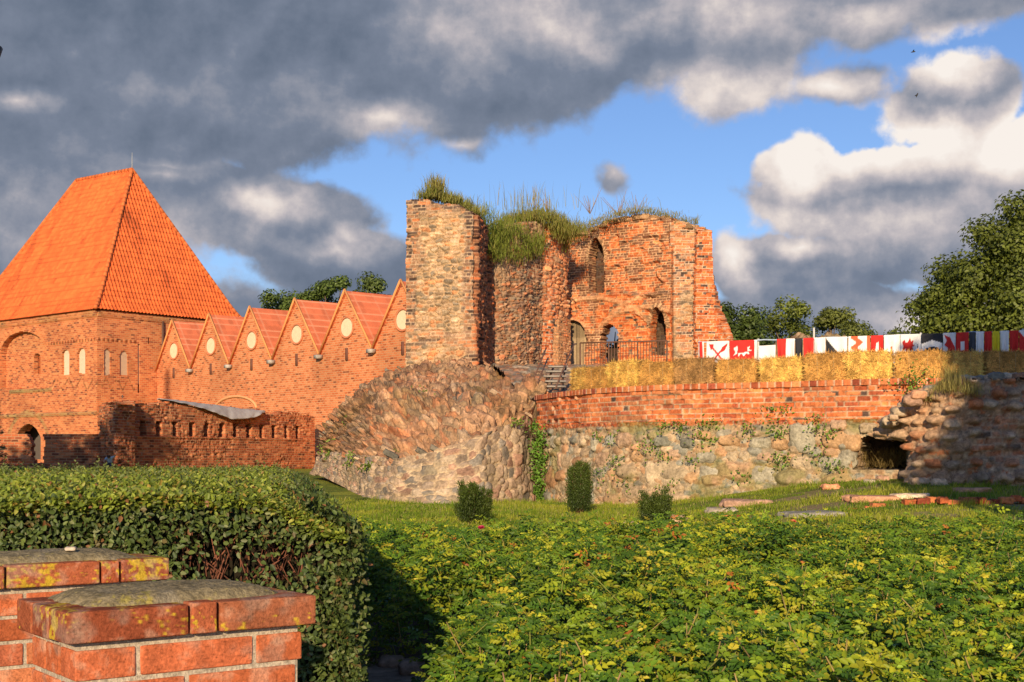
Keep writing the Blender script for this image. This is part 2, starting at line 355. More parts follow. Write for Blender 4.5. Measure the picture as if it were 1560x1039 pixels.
def fieldstones(U, Z, size, asp, s, gap=.24, fs=.11, bulge=.26, p=STN, mort=(.44, .33, .21)):
    """boulders with small pinning stones packed into the gaps between them"""
    x = U/(size*asp); y = Z/size+.35*(hsh(np.floor(x*.5), 0, s)-.5); i = np.floor(x); j = np.floor(y); best = np.full(x.shape, 9.); ia = best*0; ib = best*0
    for a in (-1, 0, 1):
        for b in (-1, 0, 1):
            ci, cj = i+a, j+b; px = ci+.5+.5*(hsh(ci, cj, s)-.5)+.25*(cj % 2); py = cj+.5+.4*(hsh(ci, cj, s+.5)-.5); r = .26+.25*hsh(ci, cj, s+1.1); rt = (hsh(ci, cj, s+2.7)-.5)*.6
            dx, dy = x-px, y-py; dx, dy = dx+dy*rt, dy-dx*rt; sq = 1+.25*hsh(ci, cj, s+3.3); d = (np.abs(dx)**2.5+np.abs(dy*sq)**2.5)**.4/r+.5*(fbm(U*1.5/size, Z*1.5/size, s+4, 4)-.5)
            n = d < best; best = np.where(n, d, best); ia = np.where(n, ci, ia); ib = np.where(n, cj, ib)
    m = sst(1.0, .93, best); r = hsh(ia, ib, s+5); h = size*bulge*(sst(1.05, .55, best)*.8+.2)*(.4+.8*hsh(ia, ib, s+6))+.05*(fbm(U*5, Z*6, s+7, 5)-.5)
    c = pal(p, r)*(.8+.45*hsh(ia, ib, s+8))[..., None]*(.5+.95*fbm(U*5, Z*8, s+9, 5))[..., None]
    hf, cf = stones(U, Z, fs, 1.5, s+20, p=p, mort=mort, gap=.16, bulge=.5)
    return lerp(hf*.8, h, m), lerp(cf*.9, c, m[..., None])
def blend(a, b, t):
    return lerp(a[0], b[0], t), lerp(a[1], b[1], t[..., None])
def flat(col=(1, 1, 1)):
    def f(U, Z): return U*0, np.broadcast_to(np.array(col, float), U.shape+(3,)).copy()
    return f

def relief(name, path, z0, z1, res, pat, mat, parent, mask=None, thick=.5, lay=.12, uv=False, smooth=False, rough=.02, resz=None, u0=0., fl=1., both=False):
    """a wall of real depth over a plan path; pat gives relief and colour, mask cuts outline and openings, cut edges get their thickness"""
    path = np.array(path, float); seg = np.linalg.norm(np.diff(path, axis=0), axis=1); cum = np.concatenate([[0], np.cumsum(seg)])
    nu = max(2, int(cum[-1]/res)+1); nz = max(2, int((z1-z0)/(resz or res))+1)
    u = np.linspace(0, cum[-1], nu); z = np.linspace(z0, z1, nz)
    px = np.interp(u, cum, path[:, 0]); py = np.interp(u, cum, path[:, 1])
    e = max(res*2, .12); tx = np.interp(u+e, cum, path[:, 0])-np.interp(u-e, cum, path[:, 0]); ty = np.interp(u+e, cum, path[:, 1])-np.interp(u-e, cum, path[:, 1])
    n = unit(np.stack([ty, -tx, tx*0], 1))*fl
    U, Zg = np.meshgrid(u+u0, z, indexing='ij'); H, Cc = pat(U, Zg)
    B = np.stack([px[:, None]+0*Zg, py[:, None]+0*Zg, Zg], -1); Pf = B+n[:, None]*H[..., None]
    uc, zc = np.meshgrid((u[:-1]+u[1:])/2+u0, (z[:-1]+z[1:])/2, indexing='ij')
    K = np.ones(uc.shape, bool) if mask is None else mask(uc, zc)
    mb = MB(); gf = grid_faces(nu, nz).reshape(nu-1, nz-1, 4)
    if fl < 0: gf = gf[..., ::-1]
    UV = np.stack([U, Zg], -1).reshape(-1, 2)
    keep = gf[K]; used = np.zeros(nu*nz, bool); used[keep.ravel()] = True
    remap = np.cumsum(used)-1; sel = np.nonzero(used)[0]
    mb.add(Pf.reshape(-1, 3)[sel], remap[keep], Cc.reshape(-1, 3)[sel], UV[sel])
    # cut edges
    Kp = np.zeros((nu+1, nz+1), bool); Kp[1:-1, 1:-1] = K
    E = []
    idx = lambda i, j: i*nz+j
    I, J = np.nonzero(K)
    for di, dj, (a, b) in ((-1, 0, ((0, 1), (0, 0))), (1, 0, ((1, 0), (1, 1))), (0, -1, ((0, 0), (1, 0))), (0, 1, ((1, 1), (0, 1)))):
        o = ~Kp[I+1+di, J+1+dj]; i, j = I[o], J[o]
        E.append(np.stack([idx(i+a[0], j+a[1]), idx(i+b[0], j+b[1])], 1))
    E = np.concatenate(E); ev = np.unique(E); mp = np.full(nu*nz, -1); mp[ev] = np.arange(len(ev))
    nl = max(1, int(thick/lay)); k = len(ev); Pv = Pf.reshape(-1, 3)[ev]; Bv = B.reshape(-1, 3)[ev]; Nv = np.repeat(n, nz, 0)[ev]; Uv = U.ravel()[ev]; Zv = Zg.ravel()[ev]
    rings = []; cols = []; uvs = []
    for l in range(nl+1):
        d = thick*l/nl; h, cc = pat(Uv+d*.97, Zv+(.37*d if False else 0))
        p = Pv if l == 0 else Bv-Nv*d
        if 0 < l: p = p+(hsh(ev, l, 2.)[:, None]-.5)*rough*2*unit(np.cross(Nv, [0, 0, 1.]))+(hsh(ev, l, 4.)[:, None]-.5)*rough*np.array([0, 0, 1.])
        rings.append(p); cols.append(cc); uvs.append(np.stack([Uv+d, Zv], 1))
    V = np.concatenate(rings); A = mp[E[:, 0]]; Bq = mp[E[:, 1]]; fs = []
    for l in range(nl):
        f = np.stack([A+l*k, A+(l+1)*k, Bq+(l+1)*k, Bq+l*k], 1); fs.append(f if fl > 0 else f[:, ::-1])
    mb.add(V, np.concatenate(fs), np.concatenate(cols), np.concatenate(uvs))
    if both:
        Pb = B.reshape(-1, 3)[sel]-np.repeat(n, nz, 0)[sel]*thick
        mb.add(Pb, remap[keep][:, ::-1], Cc.reshape(-1, 3)[sel], UV[sel])
    return mb.build(name, mat, parent, smooth, uv=uv)

def loft(A, Bc, nu, nv, pat, bulge=None, e_u=None, e_v=None, flip=False):
    """sheet between a bottom curve and a top curve, displaced along its normal"""
    A = np.array(A, float); Bc = np.array(Bc, float)
    def rs(c, n):
        d = np.concatenate([[0], np.cumsum(np.linalg.norm(np.diff(c, axis=0), axis=1))]); q = np.linspace(0, d[-1], n)
        return np.stack([np.interp(q, d, c[:, k]) for k in range(3)], 1), d[-1]
    a, la = rs(A, nu); b, lb = rs(Bc, nu); t = np.linspace(0, 1, nv); s = np.linspace(0, 1, nu)
    Q = a[:, None]*(1-t)[None, :, None]+b[:, None]*t[None, :, None]
    S, T = np.meshgrid(s, t, indexing='ij')
    if bulge is not None: Q = Q+bulge(S, T)
    du = np.gradient(Q, axis=0); dv = np.gradient(Q, axis=1); n = unit(np.cross(du, dv))
    if flip: n = -n
    if e_u is not None: U = Q@np.array(e_u); V = Q@np.array(e_v)
    else: U = S*(la+lb)/2; V = T*np.linalg.norm(b-a, axis=1).mean()
    h, c = pat(U, V); Q = Q+n*h[..., None]; f = grid_faces(nu, nv)
    if flip: f = f[:, ::-1]
    return Q, f, c, np.stack([U, V], -1)

# ================================================================ THE GROUND
def ground(X, Y):
    X = np.asarray(X, float); Y = np.asarray(Y, float)
    z = .62*sst(8.5, 19, Y)+.62*sst(1.5, 7.5, X)*sst(15, 25, Y)+.45*sst(24, 42, Y)*sst(2, -6, X)
    z = z+.05*(fbm(X*.5, Y*.5, 3)-.5)*sst(5, 9, Y)
    return z
def make_ground():
    xs = np.concatenate([-np.geomspace(1500, 16, 22), np.linspace(-14, 20, 230), np.geomspace(22, 1500, 22)])
    ys = np.concatenate([np.linspace(-60, -2, 16), np.linspace(-1, 34, 240), np.geomspace(36, 3000, 26)])
    X, Y = np.meshgrid(xs, ys, indexing='ij'); Z = ground(X, Y)+.03*(fbm(X*3, Y*3, 2)-.5)
    g = fbm(X*1.1, Y*1.6, 11); d = sst(.50, .62, fbm(X*.8+3, Y*1.2, 5, 5))*sst(1.5, 5, X)*sst(16, 19, Y)*sst(25.5, 22, Y)
    green = lerp(np.array([.14, .18, .02]), np.array([.27, .29, .035]), sst(.3, .7, g)[..., None])
    col = lerp(green, np.array([.30, .21, .12]), (d*.85)[..., None])
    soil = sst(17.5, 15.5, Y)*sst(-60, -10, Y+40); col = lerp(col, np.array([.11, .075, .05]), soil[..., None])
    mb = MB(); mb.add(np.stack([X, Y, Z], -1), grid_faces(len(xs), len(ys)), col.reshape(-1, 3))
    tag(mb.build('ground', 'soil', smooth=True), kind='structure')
make_ground()

def terr(X, Y):
    X = np.asarray(X, float); Y = np.asarray(Y, float)
    return 3.0+1.65*sst(31, 45, Y)+.04*(fbm(np.asarray(X)*1.5, np.asarray(Y)*1.5, 4)-.5)
RW = [(XX(p, y), y) for p, y in ((818, 31.6), (850, 30.0), (895, 28.6), (944, 27.7), (1000, 27.0), (1060, 26.5), (1200, 25.7), (1314, 24.9), (1425, 24.5), (1560, 24.7))]+[(12.6, 25.4)]
def along(path, n):
    p = np.array(path); d = np.concatenate([[0], np.cumsum(np.linalg.norm(np.diff(p, axis=0), axis=1))]); q = np.linspace(0, d[-1], n)
    return np.stack([np.interp(q, d, p[:, 0]), np.interp(q, d, p[:, 1])], 1)
def make_terrace():
    a = along(RW, 260); mb = MB(); t = np.linspace(0, 1, 240)**1.3
    back = np.stack([lerp(-3, 60, np.linspace(0, 1, 260)), np.full(260, 66.)], 1)
    Q = (a+np.array([-.05, .35]))[:, None]*(1-t)[None, :, None]+back[:, None]*t[None, :, None]
    Z = terr(Q[..., 0], Q[..., 1]); st = stones(Q[..., 0], Q[..., 1], .3, 1.6, 3, mort=(.3, .2, .12)); Z = Z+st[0]*.8*(Q[..., 1] > 30); c = st[1]*.8
    mb.add(np.concatenate([Q, Z[..., None]], -1), grid_faces(260, 240), c.reshape(-1, 3))
    tag(mb.build('terrace_ground', 'soil', smooth=True), kind='structure')
make_terrace()

# ================================================================ helpers for outlines drawn on real walls
def pathxy(path, u):
    p = np.array(path, float); d = np.concatenate([[0], np.cumsum(np.linalg.norm(np.diff(p, axis=0), axis=1))])
    return np.interp(u, d, p[:, 0]), np.interp(u, d, p[:, 1])
def arch(cx, hw, yt, ys, yb, p=1.7):
    def f(px, py):
        k = np.where(py > ys, 1., np.sqrt(np.clip(1-np.clip((ys-py)/(ys-yt), 0, 1)**p, 0, 1)))
        return (np.abs(px-cx) < hw*k) & (py > yt) & (py < yb)
    return f
def mk(path, top=None, holes=(), rag=.12, bot=None, blk=(.16, .1)):
    def f(u, z):
        X, Y = pathxy(path, u); px = 780+F*X/Y; py = HOR-(z-CAMZ)*F/Y; K = np.ones(u.shape, bool)
        if top is not None:
            t = np.array(top, float); zt = ZZ(np.interp(px, t[:, 0], t[:, 1]), Y)
            zt = zt-rag*1.3*hsh(np.floor(u/blk[0]), np.floor(z/blk[1]), 5)-rag*2*(fbm(u*2.2, u*0+3, 8)-.4)
            K &= z < zt
        if bot is not None:
            t = np.array(bot, float); zb = ZZ(np.interp(px, t[:, 0], t[:, 1]), Y); K &= z > zb
        for h in holes: K &= ~h(px, py)
        return K
    return f

# ================================================================ THE RETAINING WALL: brick over field stones
def make_retaining():
    t = thing('retaining_wall', 'long curved retaining wall of orange brick courses over big field stones, below the straw bales', 'wall', (5.4, 25.8, .9))
    def pb(U, Z):
        h, c = bricks(U, Z, .28, .1, .013, 3, [(.52, .13, .045), (.62, .17, .06), (.66, .21, .08), (.56, .15, .05), (.60, .19, .07), (.40, .10, .045)], dark=.04, mort=(.50, .36, .24), prot=.022, miss=.25)
        w = sst(.55, .8, fbm(U*.7, Z*2.5, 31)+.15*sst(2.55, 2.3, Z)); c = lerp(c, c*np.array([.55, .62, .6])+np.array([.07, .06, .045]), (w*.8)[..., None])
        return h+.05*(fbm(U*.5, Z, 3)-.5), c
    relief('brickwork', RW, 2.36, 3.0, .03, pb, 'masonry', t, thick=.5, resz=.018)
    def pc(U, Z):
        w = .17; x = U/w+.3*vnoise(U*2, U*0, 2); i = np.floor(x); fx = (x-i)*w; r = hsh(i, 0, 4); m = sst(.002, .02, np.minimum(fx, w-fx))
        c = lerp(np.array([.55, .42, .30]), pal(RED, r)*(.75+.4*hsh(i, 1, 3))[..., None], m[..., None]); return .03+m*(.015+.012*r), c
    relief('coping', RW, 3.0, 3.11, .02, pc, 'masonry', t, thick=.45, resz=.018)
    def ps(U, Z):
        pz = [(.40, .29, .18), (.46, .33, .21), (.42, .26, .15), (.32, .28, .21), (.38, .29, .19), (.46, .26, .14), (.28, .26, .21)]; big = fieldstones(U, Z, .50, 1.7, 11, p=pz); sm = fieldstones(U, Z, .27, 1.4, 17, fs=.08, bulge=.35, p=pz)
        b = blend(big, sm, sst(-.06, .06, Z-1.55+.5*(fbm(U*.55, U*0, 3)-.5)))
        h, c = b; so_ = stones(U, Z, .1, .8, 3, p=RED, gap=.1); b2 = blend((h, c), (so_[0]+.02, so_[1]*.8), sst(2.26, 2.29, Z-.05*(fbm(U*1.2, U*0, 6)-.5)))
        g = sst(.60, .72, fbm(U*1.7, Z*2.2, 44)); c = lerp(b2[1], np.array([.13, .16, .035]), (g*.45)[..., None])
        return b2[0]+.02+.10*sst(2.2, .8, Z), c
    hole = arch(1342, 42, 660, 690, 716, 2.2)
    relief('stonework', RW, .35, 2.36, .026, ps, 'stone', t, mask=mk(RW, holes=[hole]), thick=.9, lay=.15, rough=.05)
    rx = np.array([780+F*x/y for x, y in RW]); ry = np.array([y for x, y in RW])
    G, O, T_, K, PK = (.36, .32, .24), (.46, .28, .15), (.46, .35, .23), (.20, .19, .15), (.44, .29, .19)
    for k, (x0, x1, y0, y1, cl) in enumerate(((1203, 1243, 647, 689, G), (1254, 1309, 658, 685, O), (984, 1041, 702, 741, T_), (922, 980, 713, 739, O), (1067, 1127, 711, 741, G), (1139, 1191, 711, 739, G), (1279, 1304, 684, 713, G), (997, 1024, 663, 681, K), (1037, 1061, 667, 683, K), (1094, 1128, 661, 679, O), (1143, 1174, 666, 683, G), (1177, 1201, 668, 686, O),
            (906, 936, 688, 713, PK), (961, 985, 684, 704, O), (822, 847, 698, 737, O), (902, 916, 668, 688, G), (939, 966, 659, 682, PK), (1061, 1084, 657, 669, O), (1108, 1126, 687, 706, T_), (1127, 1144, 687, 705, T_), (1018, 1040, 684, 700, PK), (868, 896, 700, 730, T_), (850, 866, 690, 715, PK), (1155, 1180, 688, 704, PK), (1205, 1240, 696, 716, T_), (1247, 1275, 694, 716, G), (1041, 1066, 718, 738, O), (880, 900, 664, 682, T_), (836, 858, 664, 684, G), (1062, 1092, 688, 706, G), (948, 972, 742, 758, G), (990, 1012, 744, 756, PK), (1130, 1142, 722, 740, PK), (1192, 1212, 722, 738, O), (1266, 1290, 640, 655, PK), (1310, 1336, 645, 660, T_))):
        cx, cy = (x0+x1)/2, (y0+y1)/2; Y = float(np.interp(cx, rx, ry)); s_ = Y/F; mb = MB(); i0 = min(max(int(np.searchsorted(rx, cx)), 1), len(RW)-1); dd = unit(np.array([[RW[i0][0]-RW[i0-1][0], RW[i0][1]-RW[i0-1][1]]]))[0]; n_ = np.array([dd[1], -dd[0], 0]); an = hsh(k, 3)*.3-.15
        A = np.array([dd[0], dd[1], 0])*math.cos(an)+np.array([0, 0, 1.])*math.sin(an); B = np.cross(A, n_)
        rock(mb, P(cx, cy, Y-.02)-n_*.035, ((x1-x0)*s_*.53, .16, (y1-y0)*s_*.53), ax=[A, -n_, B*np.sign(B[2])], n=20, rnd=.8 if k else .6, jit=.2, seed=k+7, colf=lambda w, cl=cl, k=k: np.array(cl)*(.45+1.05*fb3(w, 5, k, 5))[:, None])
        mb.build('boulder', 'stone', t, smooth=True)
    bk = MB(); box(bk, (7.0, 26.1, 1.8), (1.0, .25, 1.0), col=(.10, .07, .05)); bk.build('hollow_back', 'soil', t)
make_retaining()

def make_chunk():
    t = thing('ruined_wall_chunk', 'broken chunk of pale mortared masonry leaning before the brick wall, right', 'ruin', (8.3, 22.8, 1.2))
    pth = [(XX(1342, 24.5), 24.5), (XX(1388, 23.5), 23.5), (XX(1450, 22.9), 22.9), (XX(1560, 22.7), 22.7), (11.4, 22.9)]
    def p(U, Z):
        a = fieldstones(U, Z, .24, 1.4, 21, fs=.07, bulge=.8, mort=(.40, .28, .19), p=[(.38, .24, .15), (.42, .27, .17), (.44, .17, .08), (.30, .22, .16), (.46, .33, .22)]); b = bricks(U, Z, .3, .11, .02, 5, [(.42, .2, .11), (.45, .26, .15), (.42, .15, .07)], mort=(.42, .29, .19), prot=.03, miss=.7, wob=3)
        h, c = blend(a, b, sst(.45, .6, fbm(U*.8, Z*.9, 13))*sst(2.5, 2.2, Z))
        c = lerp(c, np.array([.50, .32, .20])*(.7+.5*fbm(U*5, Z*5, 2))[..., None], (sst(.4, .6, fbm(U*1.1, Z*1.2, 19))*.6*sst(2.2, 1.2, U)+.06)[..., None])
        return h*1.1+.75*(fbm(U*.7, Z*.8, 6, 5)-.5)+.1*(2.6-Z)+.16*(fbm(U*3, Z*3, 8, 4)-.5), c
    relief('masonry', pth, .7, 3.15, .026, p, 'stone', t, mask=mk(pth, [(1342, 655), (1352, 636), (1372, 612), (1395, 600), (1425, 590), (1460, 578), (1500, 576), (1560, 573), (1760, 572)], rag=.06, blk=(.3, .2),
           bot=[(1342, 668), (1381, 672), (1384, 730), (1400, 800), (1700, 900)]), thick=1.5, lay=.12, rough=.08)
    mb = MB()
    for k in range(110):
        px = rng.uniform(1352, 1640); yy = rng.uniform(22.9, 24.3); x = XX(px, yy); zt = np.interp(px, [1352, 1400, 1460, 1560, 1700], [2.25, 2.75, 2.98, 3.05, 3.05])
        s = rng.uniform(.05, .17); rock(mb, (x, yy, zt-.02+.03*rng.random()), (s, s*.8, s*.6), n=7, rnd=.8, jit=.3, seed=k, col=pal(STN, rng.random(1))[0]*rng.uniform(.8, 1.3))
    tag(mb.build('loose_stones', 'stone', t, smooth=True), kind='stuff')
make_chunk()

# ================================================================ THE RUBBLE MOUND
def make_mound():
    t = thing('rubble_mound', 'steep mound of slanted rubble and stones at the foot of the tall ruined pillar', 'ruin', (-1.5, 29, .6))
    c3 = lambda L: [P(*q) for q in L]
    base = c3([(470, 722, 38), (483, 722, 36.5), (520, 740, 33.5), (560, 772, 30), (600, 776, 28.5), (660, 777, 28), (730, 776, 28), (800, 770, 29.5), (826, 764, 31.6)])
    knee = c3([(486, 690, 38.5), (500, 688, 37), (530, 690, 34), (565, 695, 31.2), (610, 700, 29.4), (660, 688, 28.9), (730, 664, 28.9), (790, 640, 30.2), (824, 612, 32)])
    lip = c3([(494, 668, 42), (508, 645, 41), (545, 612, 40), (600, 604, 37.5), (660, 612, 35), (720, 612, 34), (770, 606, 33.5), (808, 592, 33.8), (828, 589, 34)])
    top = c3([(506, 655, 45), (530, 624, 45), (562, 596, 45), (618, 568, 44.2), (660, 560, 43.2), (724, 560, 42.8), (748, 566, 45.5), (790, 575, 46), (838, 585, 42)])
    def plow(U, V):
        a = stones(U, V, .17, 1.6, 41, gap=.12, bulge=.28, mort=(.60, .46, .31), p=[(.42, .31, .23), (.46, .34, .25), (.36, .28, .22), (.28, .25, .22), (.44, .27, .2), (.5, .4, .3)])
        h, c = a; g = sst(.5, .66, fbm(U*1.3, V*1.6, 23)); c = lerp(c, np.array([.34, .27, .16]), (.45*g)[..., None])
        return h+.25*(fbm(U*.6, V*.8, 3)-.5), c*np.array([.82, .78, .72])
    def pslope(k, rot, warm):
        def f(U, V):
            cr, sr = math.cos(rot+.12), math.sin(rot+.12); bk = bricks(U*cr+V*sr, -U*sr+V*cr, .27, .085, .022, 53+k, [(.46, .2, .1), (.52, .3, .19), (.38, .2, .12), (.30, .21, .14), (.5, .36, .25)], dark=.35, mort=(.24, .16, .10), prot=.05, miss=.8, wob=3.)
            a = stones(U, V, .10, 3.0, 51+k, gap=.16, bulge=.8, rot=rot, mort=(.30, .21, .13),
                       p=[(.46, .24, .13), (.5, .32, .2), (.42, .28, .18), (.33, .24, .15), (.52, .36, .24), (.5, .2, .1), (.3, .22, .14)])
            b = stones(U, V, .2, 1.8, 61+k, gap=.14, bulge=.6, rot=rot, mort=(.32, .23, .14))
            sb = stones(U, V, .19, 2.8, 71+k, gap=.1, bulge=.8, rot=rot); h, c = blend(a, b, sst(.52, .62, fbm(U*.9, V*.9, 7+k))); h, c = blend((h, c), (bk[0]*1.6, bk[1]), sst(.44, .52, fbm(U*.7+9, V*.9, 17+k))); c = c*np.array([.84, .78, .72])
            g = sst(.46, .62, fbm(U*.8, V*1.1, 14+k))*warm; moss = lerp(np.array([.17, .14, .04]), np.array([.20, .10, .04]), fbm(U*3, V*3, 3)[..., None])
            return h*1.35+sb[0]*1.1+.36*(fbm(U*.8+V*.5, V*.9-U*.3, 9+k, 4)-.5), lerp(lerp(c*1.15, sb[1]*np.array([1.1, .85, .7]), .3), moss, (np.clip(g, 0, 1)*.62)[..., None])
        return f
    mb = MB()
    Q, f, c, _ = loft(base, knee, 360, 80, plow); mb.add(Q, f, c.reshape(-1, 3)); mb.build('stone_facing', 'stone', t)
    mb = MB(); k0 = [q+np.array([0, .3, -.4]) for q in knee]; l0 = [q+np.array([0, .1, -.35]) for q in lip]
    Q, f, c, _ = loft(k0, lip, 360, 110, pslope(0, -.40, .55), bulge=lambda S, T: (np.sin(T*math.pi)*.55*np.sin(S*math.pi))[..., None]*np.array([0, -.5, .9]), e_u=(1, 0, 0), e_v=(0, .10, 1)); mb.add(Q, f, c.reshape(-1, 3))
    Q, f, c, _ = loft(l0, top, 340, 100, pslope(3, -.34, 1.3), bulge=lambda S, T: (np.sin(T*math.pi)*.35)[..., None]*np.array([0, -.2, 1.]), e_u=(1, 0, 0), e_v=(0, .10, 1)); mb.add(Q, f, c.reshape(-1, 3))
    k = 0
    for cur, n in ((knee, 16), (lip, 70), (top, 60)):
        cu = np.array(cur)
        for q in range(n):
            s = rng.uniform(0, len(cu)-1); i = min(int(s), len(cu)-2); p = lerp(cu[i], cu[i+1], s-i)+rng.normal(0, .12, 3); z = rng.uniform(.05, .13); k += 1; p = p-[0, -.1, .05]
            rock(mb, p, (z*1.6, z, z*.6), ax=np.array([[.85, 0, -.5], [0, 1, 0], [.5, 0, .85]]), n=6, rnd=.5, jit=.35, seed=k, col=pal(STN, rng.random(1))[0]*rng.uniform(.5, .95))
    mb.build('rubble_slope', 'stone', t)
make_mound()

# ================================================================ THE CASTLE RUIN
def make_ruin():
    t = thing('castle_ruin', 'roofless brick castle ruin with a tall stone pillar and pointed arch windows', 'ruin', (1.5, 47, 3.5))
    OR = [(.54, .135, .04), (.64, .175, .055), (.68, .21, .07), (.60, .155, .048), (.44, .11, .04)]
    pp = [(-3.48, 43.1), (-1.24, 42.5), (-.80, 46.2)]
    def ppil(U, Z):
        st = stones(U, Z, .13, 2.0, 71, gap=.2, bulge=.95, mort=(.44, .30, .18), p=[(.52, .34, .2), (.56, .38, .24), (.42, .28, .17), (.26, .2, .14), (.54, .24, .11), (.60, .42, .27), (.34, .25, .16)])
        br = bricks(U, Z, .3, .11, .018, 7, [(.30, .16, .09), (.45, .19, .09), (.36, .2, .12), (.56, .22, .1), (.24, .14, .09)], mort=(.44, .31, .2), dark=.35, prot=.05, miss=.5)
        q = fbm(U*1.1, Z*.9, 3); side = np.maximum(sst(.50, .30, U+.3*(q-.5))*sst(5.2, 6.0, Z), sst(1.95, 2.12, U+.3*(q-.5))); patch = sst(.60, .66, fbm(U*.8, Z*1.8, 12))*.8
        h, c = blend(st, br, np.clip(np.maximum(side, patch*sst(9., 8.4, Z)+sst(9.4, 9.8, Z)), 0, 1))
        rt = U > 2.34; gr = sst(.35, .65, vnoise(U*3.2+.6, Z*.25, 4))   # vertical broken grooves of the return
        h = np.where(rt, h*1.2+.35*(gr-.6), h+.12*(q-.5)-.12*sst(2.0, 2.3, U)*vnoise(Z*5, Z*0, 4)); c = np.where(rt[..., None], c*np.array([.85, .6, .5]), c)
        return h, c
    relief('pillar', pp, 3.4, 10.3, .03, ppil, 'masonry', t, mask=mk(pp, [(615, 301), (651, 301), (660, 306), (690, 310), (712, 318), (724, 328), (730, 338), (746, 352), (760, 356)], rag=.05), thick=1.5, lay=.15, rough=.05)
    ps = [(-.80, 46.2), (.25, 47.2), (.95, 48.35), (1.16, 48.8)]
    def pside(U, Z):
        a = stones(U, Z, .085, 2.5, 81, gap=.16, bulge=1.0, rot=.12, mort=(.30, .2, .13), p=[(.34, .16, .08), (.42, .2, .1), (.5, .3, .18), (.26, .15, .1), (.3, .22, .15), (.5, .19, .09)])
        b = bricks(U, Z, .28, .1, .02, 9, [(.36, .13, .06), (.46, .18, .08), (.3, .11, .06), (.5, .3, .18)], dark=.3, mort=(.38, .27, .17), prot=.05, miss=.6)
        h, c = blend(a, b, sst(.42, .58, fbm(U*1.3, Z*.8, 15)))
        g = sst(.55, .68, fbm(U*1.6, Z*.5, 5)); c = lerp(c, np.array([.50, .34, .2]), (g*.55)[..., None])
        return h+.32*(fbm(U*1.6, Z*.8, 4, 5)-.5), c*.88
    relief('side_wall', ps, 3.4, 10.6, .03, pside, 'masonry', t, mask=mk(ps, [(740, 350), (748, 353), (765, 359), (778, 352), (790, 343), (808, 338), (830, 336)], rag=.10), thick=1.3, lay=.15, rough=.06)
    pj = [(1.14, 48.7), (1.5, 49.0), (2.12, 50.2)]
    niche = arch(850.5, 7.5, 487, 494, 556, 2)
    def pjut(U, Z):
        b = bricks(U, Z, .28, .1, .016, 12, OR, dark=.1, prot=.05, miss=.7); a = stones(U, Z, .14, 1.9, 83, gap=.14, bulge=.7, p=[(.55, .2, .08), (.62, .28, .13), (.45, .17, .08), (.35, .2, .12)], mort=(.45, .3, .19))
        h, c = blend(b, a, sst(.45, .6, fbm(U*1.6, Z*.7, 25))*sst(6.4, 7.2, Z)); return h+.14*(fbm(U*2, Z*1.1, 6)-.5), c
    relief('broken_corner', pj, 3.4, 10.7, .03, pjut, 'masonry', t, mask=mk(pj, [(820, 338), (830, 334), (842, 342), (852, 352), (866, 362), (880, 366)], holes=[niche], rag=.1), thick=1.1, lay=.12)
    pn = [(1.14+.25, 48.7+.4), (1.5+.25, 49.0+.4), (2.25, 50.5)]
    relief('niche_back', pn, 4.4, 6.9, .03, lambda U, Z: bricks(U, Z, .28, .1, .02, 14, [(.6, .27, .12), (.66, .33, .15)], dark=.05, mort=(.4, .26, .15), prot=.02), 'masonry', t, thick=.2)
    pa = [(2.05, 52.7), (6.04, 50.15)]
    lan = arch(907.5, 10.5, 362, 392, 446, 1.5); skyw = arch(928, 14, 494, 520, 556, 2.4); win = arch(1001, 11, 468, 492, 541, 1.5); door = arch(874.5, 16.5, 488, 504, 558, 2.2)
    sky2 = lambda px, py: skyw(px+3*(hsh(np.floor(py/4), 1, 3)-.5), py)
    def ring(px, py, cx, hw, yt, ys, w):
        o = arch(cx, hw+w, yt-w*1.2, ys, 560, 1.5)(px, py); i = arch(cx, hw, yt, ys, 560, 1.5)(px, py); return o & ~i & (py < ys+8)
    def papse(U, Z):
        X, Y = pathxy(pa, U); px = 780+F*X/Y; py = HOR-(Z-CAMZ)*F/Y
        b = bricks(U, Z, .28, .1, .014, 16, OR, dark=.10, darkc=(.15, .10, .07), mort=(.62, .34, .17), prot=.02, miss=.5)
        b2 = bricks(U, Z, .28, .1, .02, 18, OR, dark=.5, darkc=(.16, .08, .05), mort=(.62, .38, .21), prot=.025, miss=.3)
        up = sst(.44, .56, fbm(U*.9, Z*.8, 35)+.22*sst(6.8, 8.2, Z)-.07)*.9
        h, c = blend(b, b2, up)
        # scars of the fallen vaults: two pointed arcs
        arc = np.zeros(U.shape)
        for cx, cy, r in ((1018, 566, 122), (905, 566, 112), (835, 575, 95), (985, 566, 98)):
            d = np.hypot((px-cx)*1.0, (py-cy)); arc = np.maximum(arc, sst(5, 2, np.abs(d-r))*(py < 500)*(py > 448)*(np.abs(px-cx) < r*.75))
        h = h+arc*.10; c = lerp(c, np.array([.60, .33, .17])*(.7+.5*hsh(np.floor(U/.1), np.floor(Z/.1), 2))[..., None], (arc*.7)[..., None])
        led = sst(5, 2, np.abs(py-447+3*(fbm(U*2, U*0, 3)-.5)*3))*(px > 915)*vnoise(U*4, U*0, 6); h = h+led*.14; c = lerp(c, np.array([.2, .13, .09]), (led*.5)[..., None])
        for cx, hw, yt, ys, w in ((1001, 11, 468, 492, 6), (907.5, 10.5, 362, 392, 4)):
            rg = ring(px, py, cx, hw, yt, ys, w); an = np.arctan2(py-ys, px-cx); tick = np.where(np.sin(an*26) > .3, 1., .45)
            c = np.where(rg[..., None], np.array([.60, .36, .2])*tick[..., None], c); h = h+rg*.03
        low = py < 448; h = h-.12*low*(px > 915)+.16*(fbm(U*1.1, Z*1.1, 4, 5)-.5)-.16*sst(.58, .7, fbm(U*1.3+4, Z*1.6, 64, 4))
